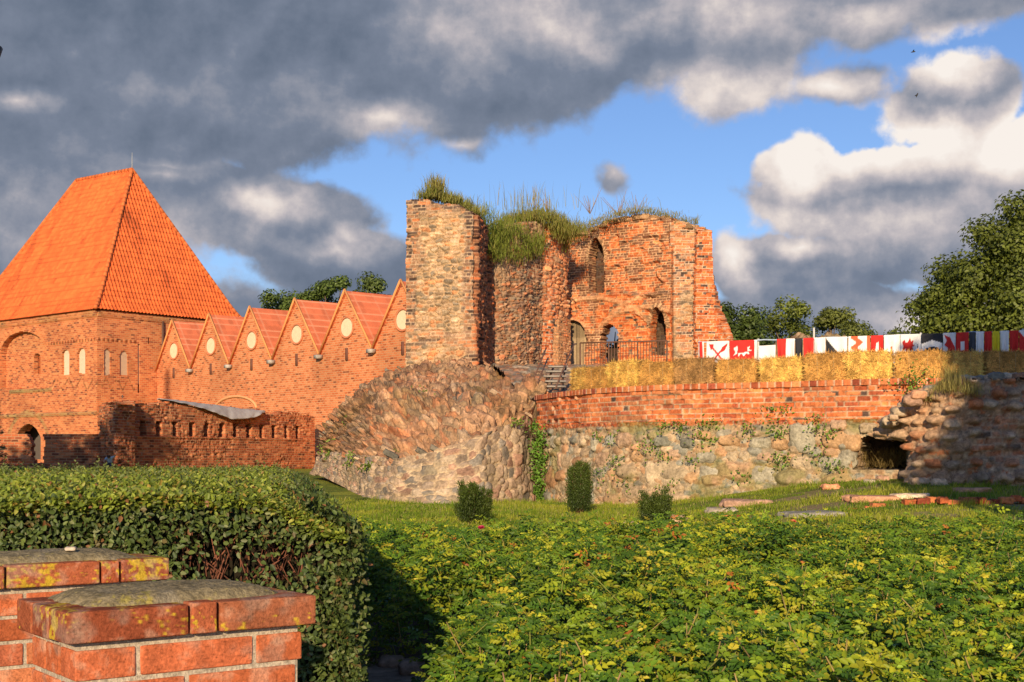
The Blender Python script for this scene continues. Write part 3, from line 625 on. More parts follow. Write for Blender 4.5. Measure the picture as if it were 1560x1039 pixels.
        st = sst(.52, .68, fbm(U*1.2, Z*.9, 91)); c = lerp(c, c*np.array([.8, .75, .7]), (st*.6)[..., None])
        return h, c
    relief('apse_wall', pa, 3.6, 11.4, .03, papse, 'masonry', t, mask=mk(pa, [(855, 362), (866, 360), (889, 353), (910, 342), (935, 333), (979, 326), (1025, 333)], holes=[lan, sky2, win, door], rag=.07), thick=.6, lay=.1)
    nrm = unit(np.array([[-2.55, -3.99]]))[0]
    off = lambda p, d: [(x-nrm[0]*d, y-nrm[1]*d) for x, y in p]
    seg = lambda p0, p1, d: off([pathxy(pa, u) for u in (p0, p1)], d)
    relief('lancet_dark', seg(.3, 2.6, .75), 7.4, 10.45, .03, lambda U, Z: bricks(U, Z, .28, .1, .014, 20, [(.13, .06, .035), (.09, .045, .03)], dark=.3, mort=(.12, .08, .05)), 'masonry', t, thick=.15)  # near-black brick colour stands in for the unlit depth of the lancet
    relief('window_dark', seg(2.6, 5.2, 1.0), 4.6, 8.1, .03, lambda U, Z: bricks(U, Z, .28, .1, .016, 22, [(.09, .05, .03), (.07, .04, .025)], dark=.15, mort=(.10, .07, .045)), 'masonry', t, thick=.15)  # shade of the window's interior is put into the brick colour
    relief('opening_dark', seg(1.3, 3.4, 1.5), 4.4, 6.02, .04, lambda U, Z: bricks(U, Z, .28, .1, .016, 28, [(.06, .035, .025), (.04, .028, .02)], mort=(.06, .045, .03)), 'masonry', t, thick=.2)  # added backing, painted near-black as the shade low in the open arch
    def pdoor(U, Z):
        w = .16; i = np.floor(U/w); fx = U/w-i; g = sst(.0, .1, fx)*sst(1, .9, fx); c = np.array([.36, .26, .15])*(.75+.45*hsh(i, 0, 3)+.25*(fbm(U*9, Z*1.2, 3)-.5))[..., None]
        br = (Z > 6.35) & (Z < 6.45); c = np.where(Z[..., None] > 6.4, c*.62, c); return g*.02+br*.02, c*(.5+.5*g)[..., None]
    relief('door', seg(.02, 1.25, .22), 4.6, 7.2, .03, pdoor, 'wood', t, thick=.08, resz=.06)
    pe = [(6.04, 50.15), (6.95, 50.2), (7.02, 49.9), (7.72, 50.0), (8.35, 49.2)]
    def pend(U, Z):
        b = bricks(U, Z, .28, .1, .016, 24, [(.45, .17, .08), (.55, .2, .08), (.62, .28, .13), (.36, .2, .12)], dark=.25, prot=.03, miss=.5); a = stones(U, Z, .12, 2.2, 85, gap=.12, bulge=.6, p=[(.5, .28, .14), (.4, .26, .15), (.28, .2, .13), (.55, .36, .22)])
        h, c = blend(b, a, sst(.53, .66, fbm(U*1.4, Z*.8, 45))*(U < .95)); b2 = bricks(U, Z, .28, .1, .014, 26, OR, dark=.1, prot=.03, miss=.4)
        m = (U > .98); h = np.where(m, b2[0], h); c = np.where(m[..., None], b2[1], c)
        crack = sst(.09, .02, np.abs(U-.06-.04*(fbm(Z*2, Z*0, 3)-.5)))*sst(9.8, 9.3, Z); return h-.45*crack+.18*(fbm(U*1.5, Z*.9, 3)-.5), lerp(c, np.array([.06, .03, .02]), (crack*.8)[..., None])
    relief('end_wall', pe, 3.6, 11.2, .03, pend, 'masonry', t, mask=mk(pe, [(1015, 333), (1035, 336), (1060, 345), (1080, 347), (1084, 350), (1087, 420), (1092, 475), (1104, 500), (1112, 530), (1118, 560)], rag=.08), thick=.35, lay=.12)
    # floor of rubble and earth lying on the wall heads
    mb = MB()
    for k in range(260):
        px = rng.uniform(866, 1080); Y = np.interp(px, [866, 1022, 1080], [52.3, 50.2, 50.1])+rng.uniform(.12, 1.1); zt = ZZ(np.interp(px, [800, 830, 866, 889, 935, 979, 1019, 1060, 1085], [338, 334, 352, 350, 331, 324, 329, 343, 350]), Y); s = rng.uniform(.06, .15)
        rock(mb, (XX(px, Y), Y, zt-.10-rng.random()*.12), (s*1.3, s, s*.6), n=4, rnd=.7, jit=.3, seed=k, col=np.array([.42, .25, .13])*rng.uniform(.5, 1.2))
    tag(mb.build('loose_capping', 'masonry', t), kind='stuff')
make_ruin()

def make_heap():
    mb = MB(); n = 60; th = np.linspace(0, 2*math.pi, n); r = np.linspace(0, 1, 26); T, Rr = np.meshgrid(th, r, indexing='ij')
    rad = Rr*(2.1+.6*fbm(np.cos(T)*2+3, np.sin(T)*2+3, 2)); x = rad*np.cos(T); y = rad*np.sin(T); z = 1.75*np.clip(1.1-Rr**2.6*1.1, 0, 1)**.45+.5*(fbm(x*2.3, y*2.3, 3)-.5)*(1-Rr**4)
    h, c = stones(x*1.1, z*2+y*.3, .16, 2, 91, bulge=.6, p=[(.36, .22, .13), (.42, .26, .15), (.30, .16, .09)]); c = lerp(c, np.array([.26, .22, .08]), (.5*fbm(x, y, 3))[..., None])
    X0, Y0 = XX(1255, 42), 42.
    mb.add(np.stack([X0+x, Y0+y, 3.55+z+h*1.6], -1), grid_faces(n, 26)[:, ::-1], c.reshape(-1, 3))
    tag(mb.build('rubble_heap', 'masonry', loc=(X0, Y0, 3.4)), 'low pale rubble heap with dry grass rising behind the row of banners', 'rubble heap')
make_heap()

# ================================================================ THE BRICK TOWER HOUSE
def make_tower():
    K0 = np.array([-23.7, 75.0]); dl = np.array([-.77, .638]); dr = np.array([.64, .768]); ZE = 10.0
    t = thing('brick_tower', 'big square medieval brick tower with a steep orange tiled hip roof', 'tower', (K0[0], K0[1], 1.0))
    LL, LR = 15.0, 10.4
    pl = [tuple(K0+dl*LL), tuple(K0)]; pr = [tuple(K0), tuple(K0+dr*LR)]
    def rect(px0, px1, py0, py1): return lambda px, py: (px > px0) & (px < px1) & (py > py0) & (py < py1)
    big = arch(36, 36, 505, 545, 592, 2.2)
    lows = arch(43, 19, 646, 668, 700, 1.3)
    def zig(px, py, c0, amp, per):
        v = c0+amp*np.abs(((px/per) % 1)*2-1)
        return sst(3.0, 1.5, np.abs(py-v))
    def pwall(path, left):
        def f(U, Z):
            X, Y = pathxy(path, U); px = 780+F*X/Y; py = HOR-(Z-CAMZ)*F/Y; c = np.ones(U.shape+(3,)); h = 0*U
            z_ = zig(px, py, 575, 20, 19 if left else 17)*((px > 78) & (px < 206)); c = lerp(c, np.array([.36, .42, .40]), (z_*.75*(hsh(np.floor(U/.14), np.floor(Z/.11), 2) > .35))[..., None])
            bt = ((Z > 8.25) & (Z < 8.45)) & (px > 75) & (px < 208); tk = (np.sin(U*2*math.pi/.3) > 0); c = np.where((bt & tk)[..., None], np.array([.5, .45, .4]), c); h = h+bt*tk*.05
            if left:
                b1 = ((Z > 5.52) & (Z < 5.72) & (px > 15) & (px < 80)); c = np.where(b1[..., None], np.array([.62, 1.3, 1.9]), c); h = h+b1*.08
                b2 = (Z > 4.02) & (Z < 4.22); c = np.where(b2[..., None], np.array([.75, 1.7, 2.6]), c); h = h+b2*.10
                ar = arch(43, 33, 625, 668, 700, 1.5)(px, py) & ~arch(43, 28, 631, 668, 700, 1.5)(px, py); c = np.where(ar[..., None], np.array([.75, 1.6, 2.3]), c)
                a3 = arch(36, 42, 498, 545, 560, 2.2)(px, py) & ~big(px, py); c = np.where(a3[..., None], np.array([1.05, 1.0, .95]), c)
            cn = (Z > 9.62); c = np.where(cn[..., None], np.array([.95, 2.2, 3.4]), c); h = h+cn*.12+.04*(Z > 9.8)
            st = sst(.5, .7, fbm(U*.6, Z*.5, 61)); c = c*(1-.15*st)[..., None]
            return h, c
        return f
    nL = [arch(100, 5.5, 532, 540, 571, 1.6), arch(124, 6.0, 530, 538, 569, 1.6)]; nR = [arch(163, 6.0, 531, 540, 571, 1.6), arch(189, 6.5, 534, 543, 572, 1.6), rect(209.7, 213, 524, 598), rect(225, 228, 514, 524)]
    relief('wall', pl, .8, ZE, .055, pwall(pl, True), 'tower_brick', t, mask=mk(pl, holes=nL+[big, lows]), thick=.45, lay=.15, uv=True)
    relief('wall', pr, .8, ZE, .055, pwall(pr, False), 'tower_brick', t, mask=mk(pr, holes=nR), thick=.35, lay=.12, uv=True)
    nl = np.array([-dl[1], dl[0]])  # outward of the left face is -(inward)
    inl = -unit(np.array([[-.638, -.77]]))[0]; inr = np.array([-.768, .64])
    def back(path, d, inn, u0, u1, z0, z1, col, name, mat='tower_brick'):
        p = [tuple(np.array(pathxy(path, u))+inn*d) for u in (u0, u1)]; relief(name, p, z0, z1, .3, flat(col), mat, t, thick=.1, uv=True)
    bp = [tuple(np.array(q)+inl*.42) for q in pl]
    sm = arch(47, 5, 537, 545, 570, 1.8)
    relief('arch_recess', [tuple(np.array(pathxy(bp, 0))), tuple(np.array(pathxy(bp, 10.4)))], 3.2, 9.4, .055, lambda U, Z: (U*0, np.ones(U.shape+(3,))*np.where(Z > 8.1, 1.0, 1.)[..., None]*np.where((Z > 8.1)[..., None], np.array([.92, 1.5, 2.0]), np.array([1., 1, 1]))), 'tower_brick', t, mask=mk(pl, holes=[sm, lows]), thick=.3, lay=.15, uv=True)
    back(pl, .75, inl, 2, 11.6, 5, 8.4, (.62, .5, .45), 'small_niche_back')
    for (path, inn, f, a, b) in ((pl, inl, nL, 10.8, 14.7), (pr, inr, nR, .3, 4.2)):
        back(path, .14 if path is pl else .10, inn, a, b, 5.9, 8.2, (.66, .52, .38) if path is pl else (.50, .36, .25), 'niche_plaster', 'plaster')
    p0 = pathxy(pr, 4.35); mb = MB(); tube(mb, [(p0[0]+.1, p0[1]-.08, 9.7), (p0[0]+.1, p0[1]-.08, 5.6)], .07, 6, (.12, .06, .04)); mb.build('downpipe', 'iron', t)
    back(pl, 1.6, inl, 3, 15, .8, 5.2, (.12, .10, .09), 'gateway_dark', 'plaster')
    # roof: four slopes with real rolled tiles
    z0 = ZE-.32; inn = inl
    A = np.array([*(K0-inl*.35-inr*.35), z0]); E1 = np.array([*(K0+dl*LL-inl*.35), z0]); E2 = np.array([*(K0+dr*LR-inr*.35), z0]); E3 = np.array([*(K0+dr*LR+dl*LL), z0])
    mid = K0+dr*LR*.5; T1 = np.array([*(mid+dl*4.25), 19.45]); T2 = np.array([*(mid+dl*10.4), 19.6])
    def tiles(U, V):
        c = np.sin(U*2*math.pi/.24); r = (V/.36) % 1; h = .035*c+.05*(1-r); k = hsh(np.floor(U/.24), np.floor(V/.36), 3)
        col = np.array([.80, .155, .036])*(.74+.34*k+.3*(fbm(U*.5, V*.25, 2)-.5)-.25*sst(.6, .75, fbm(U*1.3, V*.4, 12)))[..., None]*(1-.45*sst(.82, 1, r))[..., None]*(1-.16*sst(-.4, -1, c))[..., None]; return h, col
    fl = lambda S, T: (np.clip(1-T/.16, 0, 1)**2*.35)[..., None]*np.array([0, 0, 1.])
    for nm, a, b, e, n in (('roof_slope', (E1, A), (T2, T1), A-E1, 430), ('roof_slope', (A, E2), (T1, T1+np.array([.05, .03, 0])), E2-A, 330)):
        eu = unit(e); vv = (np.array(b[0])+b[1])/2-(np.array(a[0])+a[1])/2; ev = unit(vv-eu*(vv@eu))
        Q, f, c, _ = loft(a, b, n, 230, tiles, bulge=fl, e_u=eu, e_v=ev); mb = MB(); mb.add(Q, f, c.reshape(-1, 3)); mb.build(nm, 'tile', t)
    mb = MB(); mb.add([E2, E3, T2, T1], [[0, 1, 2, 3]], (.7, .18, .05)); mb.add([E3, E1, T2], np.array([[0, 1, 2]]), (.7, .18, .05)); mb.build('roof_slope', 'tile', t)
    mb = MB()
    for a, b in ((A, T1), (E1, T2), (T2, T1), (E2, T1)):
        n = int(np.linalg.norm(np.array(b)-a)/.36)
        for i in range(n):
            s0 = i/n; s1 = (i+1.08)/n; lift = lambda s: np.array([0, 0, (max(0, 1-s/.16)**2*.35 if a[2] < 12 else 0)+.04]); tube(mb, [lerp(a, b, s0)+lift(s0), lerp(a, b, s1)+lift(s1)+[0, 0, .02]], [.13, .11], 6, np.array([.68, .17, .045])*rng.uniform(.7, 1.05))
    mb.build('hip_tiles', 'tile', t)
    mb = MB(); tube(mb, [T1+[0, 0, -.1], T1+[0, 0, 1.1]], [.03, .012], 5, (.45, .45, .42)); mb.build('lightning_rod', 'iron', t)
make_tower()

# ================================================================ THE GALLERY WITH ITS ROW OF GABLES
def make_gallery():
    V0 = np.array([-18.2, 74.7]); V1 = np.array([-6.38, 60.8]); d = unit((V1-V0)[None])[0]; L = np.linalg.norm(V1-V0)/4; n = np.array([d[1], -d[0]])  # outward
    t = thing('gabled_gallery', 'long brick wall with a row of steep triangular gables and pinkish tiled roofs', 'building', (V0[0], V0[1], 1.0))
    ZV, ZP = 6.63, 9.49; g0 = V0-d*L
    def at(u, z, o=0.): q = g0+d*u+n*o; return np.array([q[0], q[1], z])
    NG = 7; mb = MB()
    for k in range(NG):
        u0, u1 = k*L, (k+1)*L; nu = 9; nz = 12
        U, T = np.meshgrid(np.linspace(u0, u1, nu), np.linspace(0, 1, nz), indexing='ij')
        zt = ZP-(ZP-ZV)*np.abs(U-(u0+u1)/2)/(L/2); zt = np.minimum(zt, ZP); Zz = .8+(zt-.8)*T
        q = g0[None, None]+d*U[..., None]; X, Y = q[..., 0], q[..., 1]
        st = sst(.5, .66, fbm(U*.5, Zz*.35, 7))*sst(3., 6.5, Zz); c = np.ones(U.shape+(3,))*(1-.22*st)[..., None]
        mb.add(np.stack([X, Y, Zz], -1), grid_faces(nu, nz), c.reshape(-1, 3), np.stack([U, Zz], -1).reshape(-1, 2))
    a, b = at(0, .8), at(-1.4, .8); e = at(-1.4, 6.2, -2); mb.add([b, a, at(0, ZV), at(-1.4, 6.2)], [[0, 1, 2, 3]], (1, 1, 1), [(-1.4, .8), (0, .8), (0, ZV), (-1.4, 6.2)])
    mb.build('wall', 'gallery_brick', t, uv=True)
    def ptile(U, V):
        r = (V/.42) % 1; k = hsh(np.floor(U/.3), np.floor(V/.42), 3); fx = (U/.3) % 1
        c = np.array([.66, .17, .075])*(.8+.3*k)[..., None]; ln = np.maximum(sst(.86, .95, r), sst(.9, 1., (U/1.2) % 1)*.8); c = lerp(c, np.array([.72, .34, .20]), (ln*.75)[..., None]); return .03*(1-r), c
    for k in range(NG):
        u0 = k*L; um = u0+L/2; u1 = u0+L; D = 5.2
        rf = thing_part = None
        mb = MB()
        for (ea, fl_) in ((u0, False), (u1, True)):
            A = at(ea, ZV-.02, .12); B = at(ea, ZV-.02, -D); T = at(um, ZP+.02, .12); T2 = at(um, ZP+.02, -D); eu = np.array([-n[0], -n[1], 0]); ev = unit(T-A)
            if fl_: Q, f, c, _ = loft((A, B), (T, T2), 60, 60, ptile, e_u=eu, e_v=ev)
            else: Q, f, c, _ = loft((B, A), (T2, T), 60, 60, ptile, e_u=eu, e_v=ev)
            mb.add(Q, f, c.reshape(-1, 3))
        ro = mb.build('roof', 'tile', t)
        mb = MB()
        for ea in (u0, u1):
            A = at(ea, ZV, .14); T = at(um, ZP+.1, .14); tube(mb, [A, T], .055, 6, (.70, .30, .11))
        mb.build('verge_trim', 'plaster', t)
        zc = 7.78; mb = MB(); ang = np.linspace(0, 2*math.pi, 33); cx = um+.02
        pts = np.array([at(cx+.50*math.cos(a), zc+.43*math.sin(a), .03) for a in ang]); V = np.concatenate([[at(cx, zc, .03)], pts]); mb.add(V, np.array([[0, i+1, i+2] for i in range(32)]), (.80, .62, .42)); rd = mb.build('rondel', 'plaster', t)
        mb = MB(); tube(mb, [at(cx+.56*math.cos(a), zc+.49*math.sin(a), .04) for a in ang], .05, 6, (.62, .22, .11)); mb.build('ring', 'plaster', rd)
        mb = MB(); box(mb, at(cx, 6.5, .0), (.07, .07, .30), ax=[(d[0], d[1], 0), (n[0], n[1], 0), (0, 0, 1)], col=(.16, .07, .05)); mb.build('slit', 'plaster', t)
        if k: mb = MB(); box(mb, at(u0, ZV-.12, .18), (.17, .16, .09), ax=[(d[0], d[1], 0), (n[0], n[1], 0), (0, 0, 1)], col=(.42, .38, .34)); mb.build('gutter_stone', 'stone', t)
    # pale relieving arch low on the wall
    mb = MB(); uc = (8.3+11.0)/2-.1
    pts = [at(uc+2.4*math.cos(a), 4.1+.78*math.sin(a), .02) for a in np.linspace(.12, math.pi-.12, 26)]; tube(mb, pts, .075, 6, (.72, .36, .17)); mb.build('relieving_arch', 'plaster', t)
make_gallery()

# ================================================================ THE DARK WALL WITH TWELVE SLITS, AND THE LOW WALL
def make_slit_wall():
    t = thing('slit_wall', 'dark ruined brick wall with a row of twelve narrow slits', 'wall', (-14.6, 52, 1.0))
    a = np.array([XX(205, 51.4), 51.4]); b = np.array([XX(479, 62.6), 62.6]); pth = [tuple(a), tuple(b)]
    cx = [218, 243, 267.5, 292, 315.5, 338.5, 359, 379.5, 399, 418, 436, 454]; hs = []
    for i, c in enumerate(cx): s = 1-.35*i/11; hs.append(arch(c, 4.5*s+.6, lerp(640, 648.5, i/11), lerp(643, 651, i/11), lerp(663.5, 668, i/11), 2.2))
    def p(U, Z):
        c = np.ones(U.shape+(3,)); st = fbm(U*1.2, Z*1.1, 31); c = c*(.75+.5*st)[..., None]; ph = sst(.58, .7, fbm(U*1.6, Z*1.6, 77)); c = lerp(c, np.array([1.5, 1.9, 2.0]), (ph*.5)[..., None])
        bb, cc = bricks(U, Z, .28, .105, .02, 33, prot=.02, miss=.5); ld = sst(.05, .0, np.abs(Z-2.42)); c = lerp(c, np.array([1.5, 2., 2.2]), (ld*.5)[..., None]); return bb*.9+.10*(fbm(U*.8, Z*.8, 5)-.5)+ld*.06+.15*sst(3.2, 2.0, Z)*0, c
    relief('wall', pth, .9, 3.95, .04, p, 'dark_brick', t, mask=mk(pth, [(200, 612), (240, 611), (300, 616), (380, 620), (420, 628), (440, 624), (482, 632)], holes=hs, rag=.10), thick=.55, lay=.12, uv=True)
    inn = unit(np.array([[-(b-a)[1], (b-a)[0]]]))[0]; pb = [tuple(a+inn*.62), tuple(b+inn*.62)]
    relief('slit_back', pb, .9, 3.5, .4, flat((.10, .10, .10)), 'dark_brick', t, thick=.1, uv=True)  # near-black tint stands for the unlit space behind the slits
    # corner pier at the left end
    pc = [(XX(150, 51.6), 51.6), (XX(176, 49.4), 49.4), (XX(206, 50.5), 50.5), (XX(206, 51.6)-.05, 51.6)]
    def p2(U, Z):
        h, c0 = bricks(U, Z, .28, .105, .02, 35, prot=.05, miss=.8); c = np.where((U < 1.9)[..., None], np.array([1.9, 2.6, 3.]), np.array([1.1, 1.1, 1.1])); c = c*(.7+.6*fbm(U*2, Z*2, 3))[..., None]
        return h*1.2+.16*(fbm(U*1.5, Z*1.2, 8)-.5)*(U < 2.0), c
    relief('corner_pier', pc, .9, 4.0, .04, p2, 'dark_brick', t, mask=mk(pc, [(146, 616), (160, 613), (205, 611)], rag=.1), thick=.6, lay=.15, uv=True)
make_slit_wall()
def make_low_wall():
    pth = [(XX(-120, 51), 51.), (XX(152, 51.8), 51.8)]
    gap = lambda px, py: (np.abs(px-57-.08*(py-680)-5*(hsh(np.floor(py/5), 1, 3)-.5)) < np.interp(py, [640, 664, 690, 712], [13, 12, 9, 7])) & (py < 706) & (py > 600)
    def p(U, Z): h, c = bricks(U, Z, .28, .105, .02, 37, prot=.03, miss=.4); return h, np.ones(U.shape+(3,))*(.8+.4*fbm(U, Z, 3))[..., None]*np.where((Z > 2.3)[..., None], np.array([1.1, 1.1, 1]), 1.)
    o = relief('low_wall', pth, .7, 2.52, .045, p, 'dark_brick', None, mask=mk(pth, holes=[gap]), thick=.5, lay=.12, uv=True)
    tag(o, 'low shaded brick wall with a ragged gap, in front of the orange roofed tower', 'wall')
make_low_wall()
def make_tarp():
    a = np.array([XX(238, 53), 53., 0]); b = np.array([XX(398, 58.9), 58.9, 0]); n = 90; m_ = 26; s = np.linspace(0, 1, n); w = np.linspace(-1, 1, m_); S, W = np.meshgrid(s, w, indexing='ij')
    d = unit((b-a)[None])[0]; nn = np.array([d[1], -d[0], 0]); top = np.interp(s, [0, .3, .55, .8, 1], [3.90, 3.78, 3.72, 3.62, 3.58])[:, None]
    wid = np.interp(s, [0, .15, .4, .7, .9, 1], [.12, .35, .5, .62, .5, .1])[:, None]; hang = np.interp(s, [0, .2, .4, .6, .85, 1], [.05, .12, .30, .58, .35, .03])[:, None]
    Q = a+d*(S*np.linalg.norm(b-a))[..., None]+nn*((W*.5-.1)*wid*1.5+.05)[..., None]; Z = top+.10-hang*np.clip(W, 0, 1)**1.4-.1*np.clip(-W, 0, 1)+.09*(fbm(S*14, W*1.2+S*5, 3)-.5)
    Q = np.stack([Q[..., 0], Q[..., 1], Z], -1)+nn*(.12*(fbm(S*18+W*2, W*2, 5)-.5)+.12)[..., None]; mb = MB(); mb.add(Q, grid_faces(n, m_), (.42, .40, .40))
    o = mb.build('plastic_sheet', 'cloth', smooth=True, loc=(a[0], a[1], 3.9)); so_ = o.modifiers.new('thick', 'SOLIDIFY'); so_.thickness = .02
    tag(o, 'crumpled grey sheet draped over the top of the slit wall', 'tarpaulin')
make_tarp()

# ================================================================ STRAW BALES
def make_bale(tone, seed):
    t = thing('straw_bale', 'golden straw bale', 'straw bale', (0, 0, 0), 'straw bales set end to end along the top of the brick wall')
    h = np.array([.425, .235, .255]); mb = MB()
    def cf(w):
        st = fbm(w[:, 0]*9+seed, w[:, 2]*38+w[:, 1]*10, seed, 3); return np.array(tone)*(.02+1.35*st)[:, None]*(1-.6*sst(.90, 1., np.abs(w[:, 0])/.43))[:, None]  # bale ends darkened in the colour as the shade of the seams
    rock(mb, (0, 0, .25), h, n=34, rnd=.65, jit=.11, seed=seed, colf=cf)
    n = 5200; k = rng.integers(0, 3, n); p = rng.uniform(-1, 1, (n, 3)); sgn = np.where(rng.random(n) < .5, -1, 1); ax = np.where(rng.random(n) < .6, 1, np.where(rng.random(n) < .5, 2, 0)); p[np.arange(n), ax] = np.where(ax == 2, 1, np.where(ax == 1, -1, sgn))
    nn = np.zeros((n, 3)); nn[np.arange(n), ax] = p[np.arange(n), ax]; pos = p*h*.97+[0, 0, .25]
    d = rdir(n); d = d-nn*(d*nn).sum(1)[:, None]+nn*rng.uniform(0, .35, n)[:, None]; mt = fb3(pos, 7, seed, 3); c = np.array(tone)*(rng.uniform(.5, 1.5, n)*(.6+.75*sst(.3, .65, mt)))[:, None]*np.array([1, 1, .9])
    s = unit(np.cross(d, nn)); d = unit(d); L = rng.uniform(.04, .12, n)[:, None]; w = .004
    v = np.stack([pos-s*w, pos+s*w, pos+d*L+s*w*.5, pos+d*L-s*w*.5], 1).reshape(-1, 3); mb.add(v, np.arange(n*4).reshape(-1, 4), np.repeat(c, 4, 0))
    mb.build('straw', 'straw', t)
    for x in (-.17, .17):
        mb = MB(); tube(mb, [(x, -.242, .02), (x, -.245, .48), (x, -.2, .512), (x, .2, .512), (x, .245, .48)], .004, 5, (.55, .42, .22)); mb.build('twine', 'straw', t)
    return t
def place_bales():
    protos = [make_bale((.80, .46, .13), 3), make_bale((.68, .36, .11), 5), make_bale((.40, .22, .09), 8)]
    a = along(RW, 800); d = np.concatenate([[0], np.cumsum(np.linalg.norm(np.diff(a, axis=0), axis=1))]); px = 780+F*a[:, 0]/a[:, 1]; s0 = d[np.argmin(np.abs(px-862))]
    used = set(); step = .89; k = 0
    words_ = ['first straw bale at the left end of the row, beside the metal stairs', 'straw bale below the doorway railing, second from the stairs', 'straw bale below the pointed arch window, third from the stairs', 'straw bale under the right corner of the castle ruin, fourth from the stairs',
              'brownish weathered straw bale under the banner with crossed arrows', 'straw bale under the red and white paired banner', 'straw bale under the white banner with a black triangle', 'straw bale under the red wavy banner, below the rubble heap',
              'last sunlit straw bale before the shadow, under the dragon banner', 'first fully shaded straw bale, under the black and white arc banner', 'second shaded straw bale, under the red banner with a white square', 'third shaded straw bale, at the right edge of the picture', 'fourth shaded straw bale beyond the right edge']
    while s0+step*(k+.5) < d[-1]-.1 and k < 12:
        s = s0+step*(k+.5); x, y = np.interp(s, d, a[:, 0]), np.interp(s, d, a[:, 1]); x2, y2 = np.interp(s+.2, d, a[:, 0]), np.interp(s+.2, d, a[:, 1]); an = math.atan2(y2-y, x2-x)
        v = 2 if k in (4,) else (k % 2); o = protos[v] if v not in used else copy_tree(protos[v]); used.add(v)
        of = random.uniform(.30, .40); o.location = (x-math.sin(an)*of, y+math.cos(an)*of, 3.115); o.rotation_euler = (random.uniform(-.05, .05), random.uniform(-.035, .035), an+random.uniform(-.07, .07)); o.scale = (random.uniform(.94, 1.0), 1, random.uniform(.88, 1.08))
        o['label'] = words_[k]; k += 1
place_bales()

# ================================================================ BANNERS BEHIND THE BALES
def poly_in(poly, x, y):
    r = np.zeros(x.shape, bool); n = len(poly)
    for i in range(n):
        x1, y1 = poly[i]; x2, y2 = poly[(i+1) % n]; c = ((y1 > y) != (y2 > y)); xi = (x2-x1)*(y-y1)/((y2-y1) if y2 != y1 else 1e-9)+x1; r ^= c & (x < xi)
    return r
def segd(x, y, a, b):
    ax, ay = a; bx, by = b; t = np.clip(((x-ax)*(bx-ax)+(y-ay)*(by-ay))/((bx-ax)**2+(by-ay)**2), 0, 1); return np.hypot(x-ax-t*(bx-ax), y-ay-t*(by-ay))
WH, RE, BK, YE = np.array([.82, .80, .78]), np.array([.62, .035, .03]), np.array([.035, .035, .04]), np.array([.75, .60, .03])
BEAST = [(.12, .2), (.2, .45), (.12, .7), (.28, .85), (.35, .68), (.5, .72), (.62, .95), (.7, .74), (.88, .8), (.8, .6), (.95, .5), (.78, .46), (.85, .2), (.7, .3), (.6, .12), (.5, .34), (.36, .1), (.34, .36)]
